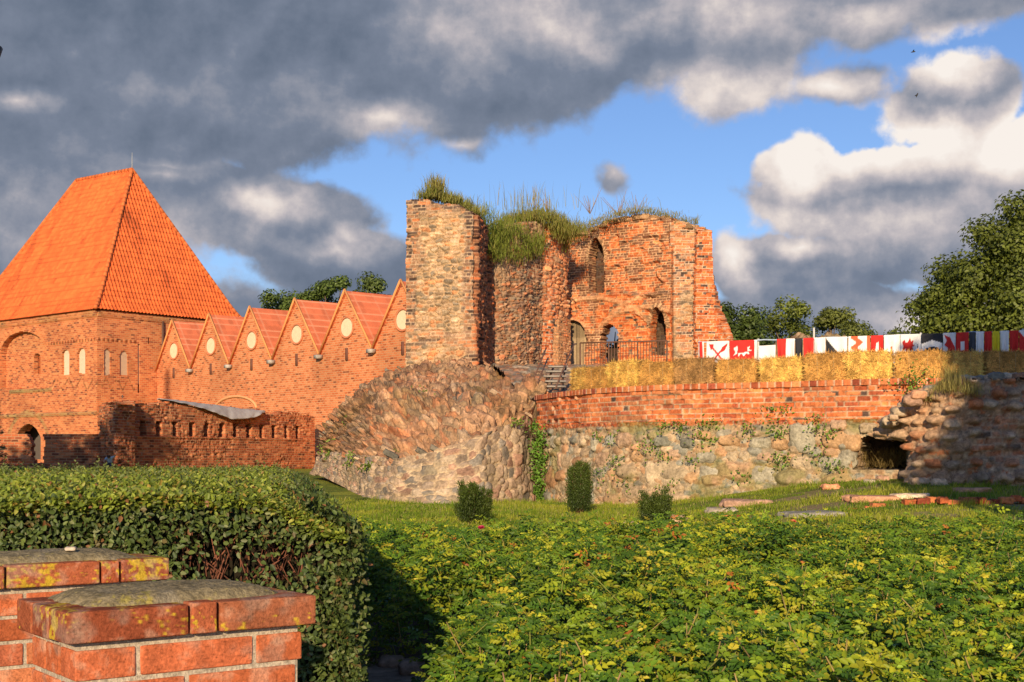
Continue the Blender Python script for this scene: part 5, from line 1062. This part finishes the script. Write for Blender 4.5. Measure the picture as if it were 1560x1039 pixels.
def lawn_stones():
    L = ((1033, 773, 19.5, .14, .10, 'pale rounded stone beside the right hand yew shrub'), (955, 785, 19.2, .17, .05, 'low flat stone left of the right hand yew shrub'), (1140, 752, 22.5, .42, .07, 'long pale slab lying in the lawn below the big grey boulder'), (1100, 762, 21.5, .25, .06, 'small slab in the lawn left of the long pale slab'),
         (1330, 764, 21.0, .40, .06, 'pale sunlit slab at the left end of the foundation strip'), (1385, 763, 21.0, .28, .05, 'second pale slab of the foundation strip'), (1240, 776, 19.6, .45, .05, 'flat worn stone at the rose edge, middle of the lawn'), (1265, 735, 23.4, .15, .07, 'small stone in the grass below the dark hollow'),
         (1400, 722, 22.9, .18, .09, 'pinkish stone at the foot of the broken masonry chunk'), (1430, 728, 22.6, .14, .08, 'orange stone at the foot of the broken masonry chunk'), (1345, 712, 24.4, .12, .07, 'small orange stone lying at the mouth of the dark hollow'), (1325, 716, 24.0, .10, .05, 'little brown stone left of the hollow mouth'), (1480, 757, 21.5, .30, .05, 'worn slab in the shadow before the masonry chunk'))
    for k, (px, py, Y, w, h, lab) in enumerate(L):
        x = XX(px, Y); g = float(ground(x, Y)); mb = MB(); c = np.array(STN[k % 8])*1.25; rock(mb, (x, Y, g+h*.25), (w, w*.6, h), n=14, rnd=.8, jit=.35, seed=k+40, colf=lambda w_: c*(.7+.6*fb3(w_, 9, 3))[:, None]); tag(mb.build('lawn_stone', 'stone', smooth=True, loc=(x, Y, g)), lab, 'stone', 'stones lying in the lawn')
    for px0, px1, Y, lab, z in ((1060, 1128, 20.3, 'short sunken brick course in the lawn left of the slabs', .02), (1290, 1420, 20.2, 'crumbled sunken brick course before the pale slabs', .03), (1428, 1600, 20.0, 'orange brick foundation course at the right edge of the lawn', .07)):
        mb = MB(); x = XX(px0, Y); k = 0
        while x < XX(px1, Y):
            w = rng.uniform(.10, .27); g = float(ground(x, Y))-(.05 if rng.random() < .35 else 0); rock(mb, (x+w/2, Y+rng.normal(0, .03), g+z-.01+.012*rng.normal()), (w/2-.004, .09, .05), n=8, rnd=.4, jit=.3, seed=k+px0, col=np.array(RED[k % 7])*rng.uniform(.55, 1.1)); x += w; k += 1
        tag(mb.build('brick_foundation', 'masonry', loc=(XX((px0+px1)/2, Y), Y, float(ground(XX((px0+px1)/2, Y), Y)))), lab, 'foundation')
lawn_stones()

# ================================================================ WILD GRASS ON THE RUIN, WEEDS ON THE WALL
def ruin_grass():
    mb = MB()
    def tuft(px, py, Y, n, h, spx, spz, green, lean=.6):
        c = P(px, py, Y); q = c+np.stack([rng.normal(0, spx, n), rng.normal(0, .35, n), rng.normal(0, spz, n)], 1)
        g = np.array([.22, .29, .04]); d = np.array([.40, .33, .11]); col = lerp(d, g, np.clip(rng.normal(green, .25, n), 0, 1)[:, None])*rng.uniform(.55, 1.2, n)[:, None]; blades(mb, q, rng.uniform(.5, 1.2, n)*h, .016, col, lean=lean)
    for px, py in ((650, 303), (662, 301), (674, 303), (686, 309), (698, 312), (712, 319), (722, 328)): tuft(px, py, 43.6, 420, .30, .16, .05, .45, .5)
    tuft(664, 292, 43.4, 400, .6, .16, .03, .2, .4)
    for px, py in ((732, 336), (740, 348), (748, 356), (756, 362), (766, 366), (776, 366), (786, 366), (796, 372), (804, 380), (740, 364), (752, 376), (812, 388), (766, 384), (780, 388), (794, 394), (738, 384), (750, 392), (726, 332), (762, 352), (772, 352)):
        Yw = float(np.interp(px, [722, 745, 788, 822], [44.5, 45.9, 47.0, 48.2])); tuft(px+rng.normal(0, 4), py+rng.normal(0, 5), Yw-.05, 300, .26, .22, .16, .85, .5)
    for px, py in ((770, 346), (780, 341), (792, 337), (804, 335), (816, 334), (828, 333), (840, 338), (850, 345), (862, 351), (872, 355), (862, 359)): tuft(px, py, 48.6, 480, .34, .26, .12, .45, .5)
    for px, py in ((880, 350), (892, 347), (905, 341), (920, 335), (940, 329), (960, 325), (980, 323), (1000, 326), (1020, 330), (1040, 338), (1030, 348), (1042, 352)): tuft(px, py, 51.0, 260, .16, .24, .05, .3, .6)
    tuft(810, 318, 48.8, 120, 1.0, .8, .05, .25, .25); tuft(950, 322, 51.2, 50, .7, .8, .05, .1, .5); tuft(1058, 341, 50.8, 60, .3, .1, .03, .3)
    tuft(860, 366, 50.0, 500, .4, .12, .25, .9); tuft(850, 352, 49.8, 350, .4, .12, .15, .9); tuft(820, 372, 48.2, 400, .35, .15, .15, .85)
    tag(mb.build('wild_grass', 'blade'), 'long wild grass growing on the broken tops of the castle ruin', 'grass', kind='stuff')
    mb = MB()
    for k in range(5):  # bare twiggy weeds against the sky
        b = P(rng.uniform(800, 985), 330, 51)+[0, 0, rng.uniform(-.1, .2)]
        for q in range(8): d = np.array([rng.normal(0, .35), rng.normal(0, .2), 1.]); L = rng.uniform(.4, 1.1); tube(mb, [b, b+d*L*.5, b+d*L+[rng.normal(0, .08), 0, 0]], [.012, .009, .005], 4, (.30, .20, .13))
    tag(mb.build('dry_weeds', 'bark'), 'bare twiggy weeds standing on the ruin top against the sky', 'weeds', kind='stuff')
ruin_grass()
def wall_weeds():
    mb = MB()
    def patch(c, n, r, L=.06, g=(.13, .22, .025)):
        n = int(n*.62); q = c+rng.normal(size=(n, 3))*np.array([r, .06, r*.7]); col = np.array(g)*rng.uniform(.6, 1.6, n)[:, None]; d = rdir(n)+[0, -.5, .2]; leaves(mb, q, d, rdir(n)*.6+[0, -.7, .8], L*rng.uniform(.6, 1.2, n), L*.6, col)
    rx = np.array([780+F*x/y for x, y in RW]); ry = np.array([y for x, y in RW])
    for px, py, n, r in ((908, 664, 40, .09), (934, 668, 70, .12), (990, 682, 130, .17), (1008, 650, 60, .12), (1035, 650, 80, .10), (1070, 668, 90, .15), (1066, 648, 60, .1), (1090, 645, 60, .1), (1138, 655, 70, .12), (1180, 650, 60, .12), (942, 705, 110, .14), (918, 724, 80, .12), (1010, 695, 50, .1), (1054, 702, 40, .09), (1130, 725, 60, .12), (1185, 660, 60, .1), (1190, 702, 60, .12),
                         (1172, 625, 40, .1), (1195, 625, 40, .1), (1238, 640, 70, .12), (1245, 690, 80, .14), (1274, 712, 90, .14), (1247, 655, 50, .1), (1189, 697, 50, .1), (1266, 660, 60, .09), (960, 740, 80, .2), (1020, 738, 70, .2), (1390, 580, 160, .22), (1400, 586, 120, .2), (1420, 598, 60, .12), (1443, 600, 60, .1)):
        Y = np.interp(px, rx, ry)-(.12 if py < 650 else .22)-(.15 if px > 1380 else 0); patch(P(px, py, Y), n, r)
    for py in np.linspace(648, 765, 26): patch(P(820+3*math.sin(py*.2)+(py-700)*.03, py, 30.4), 38, .09, .085, (.12, .23, .03))
    for px, py, Y, n, r in ((505, 680, 37.5, 110, .16), (502, 692, 37, 60, .1), (535, 700, 33.2, 110, .14), (540, 640, 38, 90, .16), (560, 712, 31, 80, .1), (640, 603, 36, 120, .2), (600, 655, 35, 90, .15), (528, 628, 40, 60, .12), (605, 690, 31, 60, .12), (790, 642, 30.1, 50, .1)): patch(P(px, py, Y-.3), n, r, .09, (.15, .21, .03))
    tag(mb.build('wall_weeds', 'leaf'), 'green weeds and ivy rooted in the joints of the stone wall and mound', 'weeds', kind='stuff')
    mb = MB()
    for px, py, Y, n, h in ((1452, 578, 22.8, 260, .42), (1440, 586, 22.8, 260, .2), (1475, 590, 22.6, 300, .2), (1405, 600, 23.2, 260, .16), (1555, 760, 21, 60, .4)):
        c = P(px, py, Y); q = c+np.stack([rng.normal(0, .13, n), rng.normal(0, .15, n), rng.normal(0, .03, n)-.1], 1); blades(mb, q, rng.uniform(.4, 1.2, n)*h, .007, np.array([.38, .33, .11])*rng.uniform(.5, 1.3, n)[:, None], lean=.35)
    c = P(1358, 706, 25.3); n = 900; q = c+np.stack([rng.normal(0, .28, n), rng.normal(0, .15, n), rng.uniform(0, .25, n)-.1], 1); blades(mb, q, rng.uniform(.15, .4, n), .008, np.array([.30, .22, .08])*rng.uniform(.5, 1.2, n)[:, None], lean=1.2)
    tag(mb.build('dry_grass', 'blade'), 'dry grass on the broken masonry chunk and in the hollow', 'grass', kind='stuff')
wall_weeds()

# ================================================================ SHRUBS AND TREES
def make_yew(px, py, Y, h, r, n, label, spread, upn):
    x = XX(px, Y); g = float(ground(x, Y)); t = thing('yew_shrub', label, 'shrub', (x, Y, g), 'small yew shrubs planted on the lawn'); lv = MB(); st = MB()
    for k in range(upn):
        a = rng.random()*6.28; rr = r*math.sqrt(rng.random())*.7; b = np.array([x+rr*.35*math.cos(a), Y+rr*.35*math.sin(a), g]); hh = h*rng.uniform(.42, 1.06)*(1-.25*rr/r); tp = np.array([x+rr*math.cos(a)*(1+spread), Y+rr*math.sin(a)*(1+spread), g+hh]); tube(st, [b, lerp(b, tp, .5)+[0, 0, .03], tp], [.010, .006, .003], 5, (.16, .09, .05))
        m = n//upn; f = rng.uniform(.08, 1, m)**.8; q = lerp(b, tp, f[:, None])+rng.normal(0, 1, (m, 3))*(.040*(1-f)+.018)[:, None]*[1.5, 1.5, .6]; d = unit(tp-b)+rdir(m)*.9; c = np.array([.055, .085, .018])*rng.uniform(.5, 1.5, m)[:, None]; c = c+(f**2*.5)[:, None]*np.array([.10, .12, .0])*.7
        cards(lv, q, d, rdir(m), rng.uniform(.03, .06, m), .011, c)
    lv.build('foliage', 'leaf', t); st.build('stems', 'bark', t)
make_yew(720, 797, 20.0, .68, .34, 16000, 'low wide yew shrub with spreading shoots, leftmost on the lawn', .75, 20)
make_yew(883, 778, 23.6, 1.02, .25, 22000, 'tall narrow yew shrub, middle one of the three on the lawn', .15, 46)
make_yew(998, 800, 19.4, .60, .24, 13000, 'small bushy yew shrub beside a pale round stone, right of the tall one', .35, 22)

def make_tree(name, label, x, y, z0, H, Rr, seed, ls, n, crown0=.28, tone=(.10, .14, .025), ex=1., group=None, clumps=46, parts=None, tall=1.):
    global rng; keep_rng = rng; rng = np.random.default_rng(seed)
    t = thing(name, label, 'tree', (x, y, z0), group); tr = MB(); lv = MB(); B = np.array([x, y, z0])
    th = H*(crown0+.35); tube(tr, [B-[0, 0, .3], B+[0, 0, th*.5], B+[rng.normal(0, .2), 0, th], B+[rng.normal(0, .4), 0, H*.88]], [H*.030, H*.022, H*.016, H*.004], 8, (.13, .095, .07))
    cz = z0+H*(crown0+(1-crown0)*.5); hz = H*(1-crown0)*.5; C0 = []
    for k in range(clumps):
        v = rdir(1)[0]; f = rng.uniform(.35, 1)**.5; p = np.array([x, y, cz])+v*f*np.array([Rr*(1-.25*max(v[2], 0)*tall), Rr*.9, hz])*(.82+.36*hsh(k, seed)); C0.append(p)
        if k % 2 == 0: a = B+[0, 0, H*rng.uniform(crown0*.8, .7)]; tube(tr, [a, lerp(a, p, .5)+[0, 0, -.1*Rr*.3], p], [H*.009, H*.006, H*.002], 5, (.13, .095, .07))
    m = n//clumps
    for k, p in enumerate(C0):
        cr = Rr*rng.uniform(.20, .36)*(1.35 if clumps < 40 else 1); v = rdir(m); v[:, 2] = v[:, 2]*.75+.1; q = p+v*cr*rng.uniform(.35, 1.08, m)[:, None]; nn = unit(v+.6*rdir(m)+[0, 0, .35]); c = np.array(tone)*rng.uniform(.6, 1.4, m)[:, None]*rng.uniform(.8, 1.25); cards(lv, q, np.cross(nn, rdir(m)), nn, ls*rng.uniform(.7, 1.3, m), ls*.7, c)
    tr.build('trunk', 'bark', t); lv.build('crown', 'leaf', t); rng = keep_rng; return t
gT = 'leafy trees behind the castle walls'
make_tree('tree', 'large green tree rising at the right edge behind the banners', XX(1548, 64), 64, 2.6, 10.4, 4.3, 21, .20, 52000, .20, (0.123, 0.152, 0.024), group=gT, clumps=80, tall=1.3)
make_tree('tree', 'spreading lower part tree left of the tallest one at the right edge', XX(1462, 66), 66, 2.6, 7.9, 2.7, 22, .19, 22000, .22, (0.123, 0.152, 0.024), group=gT, clumps=40)
make_tree('tree', 'dark green tree directly right of the castle ruin', XX(1112, 60), 60, 2.6, 6.3, 1.9, 23, .17, 15000, .2, (0.080, 0.116, 0.022), group=gT, clumps=34)
make_tree('tree', 'rounded bright green tree between the ruin and the rubble heap', XX(1198, 74), 74, 2.6, 7.6, 2.3, 24, .18, 15000, .2, (0.131, 0.160, 0.024), group=gT, clumps=34)
make_tree('tree', 'small tree just behind the rubble heap', XX(1265, 80), 80, 2.6, 8.4, 1.7, 25, .18, 9000, .3, (0.145, 0.167, 0.033), group=gT, clumps=24)
make_tree('tree', 'low tree right of the rubble heap', XX(1322, 78), 78, 2.6, 7.2, 2.2, 26, .18, 13000, .25, (0.123, 0.145, 0.029), group=gT, clumps=34)
make_tree('tree', 'tiny low tree between the rubble heap and the big right hand trees', XX(1368, 80), 80, 2.6, 6.4, 1.8, 27, .18, 8000, .3, (0.131, 0.160, 0.029), group=gT, clumps=22)
make_tree('tree', 'tree top showing above the left gables, by the tower roof', XX(422, 95), 95, 1, 12.9, 2.3, 28, .22, 9000, .4, (0.109, 0.160, 0.033), group=gT, clumps=26)
make_tree('tree', 'tallest tree top above the middle gables', XX(500, 92), 92, 1, 13.9, 2.0, 29, .22, 9000, .4, (0.109, 0.160, 0.033), group=gT, clumps=24)
make_tree('tree', 'darker tree top above the right gables beside the pillar', XX(574, 90), 90, 1, 13.4, 2.1, 30, .22, 9000, .4, (0.094, 0.131, 0.033), group=gT, clumps=24)
make_tree('bush', 'dark bush seen through the open arched doorway of the ruin', XX(934, 60), 60, 3.2, 4.7, 1.1, 31, .13, 9000, .0, (.05, .085, .02), clumps=22)['category'] = 'bush'

def make_spruce(name, label, x, y, z0, H, Rr, seed, n, tone=(.045, .085, .075)):
    global rng; k_ = rng; rng = np.random.default_rng(seed)
    t = thing(name, label, 'tree', (x, y, z0)); tr = MB(); lv = MB(); tube(tr, [(x, y, z0-.2), (x, y, z0+H*.5), (x, y, z0+H*.98)], [H*.022, H*.014, H*.003], 8, (.13, .09, .065)); nb = 150
    for k in range(nb):
        f = ((k+rng.random())/nb)**.85; a = k*2.4; L = Rr*(1-f)**.85*rng.uniform(.75, 1.1)+.05; z = z0+H*(.06+.93*f); d = np.array([math.cos(a), math.sin(a), 0]); p0 = np.array([x, y, z]); p1 = p0+d*L*.6-[0, 0, L*.12]; p2 = p0+d*L-[0, 0, L*.10-.05]; tube(tr, [p0, p1, p2], [.02, .012, .005], 4, (.14, .10, .07))
        m = int(n/nb*(L/Rr*1.6+.2)); s = rng.uniform(.1, 1, m); q = np.where((s < .6)[:, None], lerp(p0, p1, (s/.6)[:, None]), lerp(p1, p2, ((s-.6)/.4)[:, None])); side = np.array([-d[1], d[0], 0]); q = q+side*(rng.normal(0, .16, m)*L*(1.1-s*.7))[:, None]+[0, 0, 1]*rng.normal(0, .04, (m, 1)); dd = d+side*rng.choice([-1, 1], m)[:, None]*.9+rdir(m)*.5
        cards(lv, q, dd, rdir(m)+[0, 0, 1], rng.uniform(.10, .2, m), .035, np.array(tone)*rng.uniform(.6, 1.7, m)[:, None])
    tr.build('trunk', 'bark', t); lv.build('needles', 'leaf', t); rng = k_; return t
make_spruce('spruce', 'blue green spruce whose branch tips enter at the left edge', XX(-42, 46), 46, 1.0, 5.2, 1.25, 5, 15000)
# trees beside the photographer, outside the frame, that throw the long shadows
a_ = make_spruce('spruce', 'tall spruce standing left of the view', -25.2, 30, .6, 20, 3.0, 6, 22000, (.045, .08, .04))
b_ = copy_tree(a_); b_.location = (-37.6, 30, .6); b_['label'] = 'second tall spruce farther left of the view'
make_tree('tree', 'broad tree standing left of the view', -18.6, 29, .6, 8.9, 3.6, 41, .22, 22000, .12, clumps=50)
make_tree('tree', 'tall tree standing right of the view beside the lawn', 8.75, 5.0, .2, 11.0, 3.2, 42, .30, 42000, .10, clumps=90)

# ================================================================ SMALL THINGS
def make_birds():
    for px, py, Y, a, lab in ((1391, 79, 90, .2, 'tiny dark bird flying high, upper of the two'), (1397, 145, 90, 1.2, 'tiny dark bird flying beside the small cumulus cloud, lower of the two')):
        c = P(px, py, Y); t = thing('bird', lab, 'bird', tuple(c), 'birds in the sky'); mb = MB(); d = np.array([math.cos(a), 0, math.sin(a)]); u = np.array([-d[2], 0, d[0]])
        tube(mb, [c-d*.16, c-d*.05, c+d*.08, c+d*.14, c+d*.17], [.012, .04, .045, .03, .008], 8, (.05, .045, .04)); mb.build('body', 'bark', t, smooth=True)
        for sg in (-1, 1):
            mb = MB(); w = np.array([0, sg*.26, 0])+u*.10; leaves(mb, [c], np.array([w]), np.array([u]), .30, .11, np.array([[.05, .045, .04]]), fold=.05, curl=.1); mb.build('wing', 'bark', t)
make_birds()
def make_lamp():
    x, y = -5.05, 12.5; t = thing('street_lamp', 'dark street lamp at the left edge, only the rim of its head in view', 'street lamp', (x, y, .2)); mb = MB(); zt = ZZ(76, y)
    tube(mb, [(x, y, .2), (x, y, 1.2), (x, y, zt-.1)], [.07, .05, .035], 10, (.03, .03, .03)); mb.build('pole', 'iron', t)
    mb = MB(); tube(mb, [(x, y, zt-.12), (x, y, zt-.05), (x, y, zt+.03), (x, y, zt+.09), (x, y, zt+.12)], [.05, .165, .19, .10, .02], 16, (.035, .035, .035)); mb.build('lamp_head', 'iron', t, smooth=True)
make_lamp()
def make_person():
    x, y = XX(167, 46), 46.; SC = .62; g = float(ground(x, y))
    t = thing('person', 'small person in a pale blue shirt crouching in the shade behind the hedge', 'person', (x, y, g))
    J = {'pel': (0, 0, .50), 'sp': (.02, -.10, .66), 'ch': (.05, -.22, .82), 'nk': (.07, -.32, .86), 'h0': (.08, -.40, .87), 'h1': (.09, -.50, .84), 'ls': (-.11, -.22, .84), 'le': (-.22, -.36, .66), 'lh': (-.12, -.52, .56), 'rs': (.20, -.20, .86), 're': (.37, -.24, .93), 'rh': (.47, -.26, 1.12), 'rh2': (.49, -.26, 1.2),
         'lk': (-.14, -.34, .42), 'la': (-.13, -.10, .08), 'lt': (-.13, -.28, .04), 'll': (-.09, 0, .46), 'rl': (.09, 0, .46), 'rk': (.16, -.34, .44), 'ra': (.14, -.08, .08), 'rt': (.14, -.27, .04)}
    Rd = {'pel': .14, 'sp': .13, 'ch': .145, 'nk': .055, 'h0': .075, 'h1': .095, 'ls': .055, 'le': .042, 'lh': .032, 'rs': .055, 're': .042, 'rh': .03, 'rh2': .035, 'lk': .06, 'la': .042, 'lt': .032, 'll': .09, 'rl': .09, 'rk': .06, 'ra': .042, 'rt': .032}
    E = [('pel', 'sp'), ('sp', 'ch'), ('ch', 'nk'), ('nk', 'h0'), ('h0', 'h1'), ('ch', 'ls'), ('ls', 'le'), ('le', 'lh'), ('ch', 'rs'), ('rs', 're'), ('re', 'rh'), ('rh', 'rh2'), ('pel', 'll'), ('ll', 'lk'), ('lk', 'la'), ('la', 'lt'), ('pel', 'rl'), ('rl', 'rk'), ('rk', 'ra'), ('ra', 'rt')]
    ks = list(J); me = bpy.data.meshes.new('body'); me.from_pydata([J[k] for k in ks], [(ks.index(a), ks.index(b)) for a, b in E], []); o = bpy.data.objects.new('body', me); COL.objects.link(o)
    sk = o.modifiers.new('skin', 'SKIN'); sk.use_smooth_shade = True
    for i, k in enumerate(ks): me.skin_vertices[0].data[i].radius = (Rd[k], Rd[k]); me.skin_vertices[0].data[i].use_root = (k == 'pel')
    o.modifiers.new('sub', 'SUBSURF').levels = 2; o.modifiers['sub'].render_levels = 2
    dg = bpy.context.evaluated_depsgraph_get(); em = bpy.data.meshes.new_from_object(o.evaluated_get(dg)); bpy.data.objects.remove(o); V = np.array([v.co[:] for v in em.vertices])
    skin = np.array([.45, .25, .16]); c = np.tile(skin, (len(V), 1)); torso = (V[:, 2] > .56) & (V[:, 2] < .93) & (V[:, 0] < .36) & (V[:, 0] > -.2) & (V[:, 1] > -.34); c[torso] = (.42, .50, .62); c[V[:, 2] <= .56] = (.05, .06, .10); c[(V[:, 2] < .56) & (V[:, 1] < -.40)] = skin; c[V[:, 2] < .1] = (.04, .035, .03)
    mb = MB(); q = [p.vertices[:] for p in em.polygons]; mb.add(V*SC+[x, y, g], [np.array([p for p in q if len(p) == 4])], c); mb.build('body', 'cloth', t, smooth=True)
    mb = MB(); rock(mb, (x+.05, y-.27, g+.565), (.061, .065, .05), n=8, rnd=1, jit=.1, seed=3, col=(.07, .045, .03)); mb.build('hair', 'bark', t, smooth=True)
make_person()
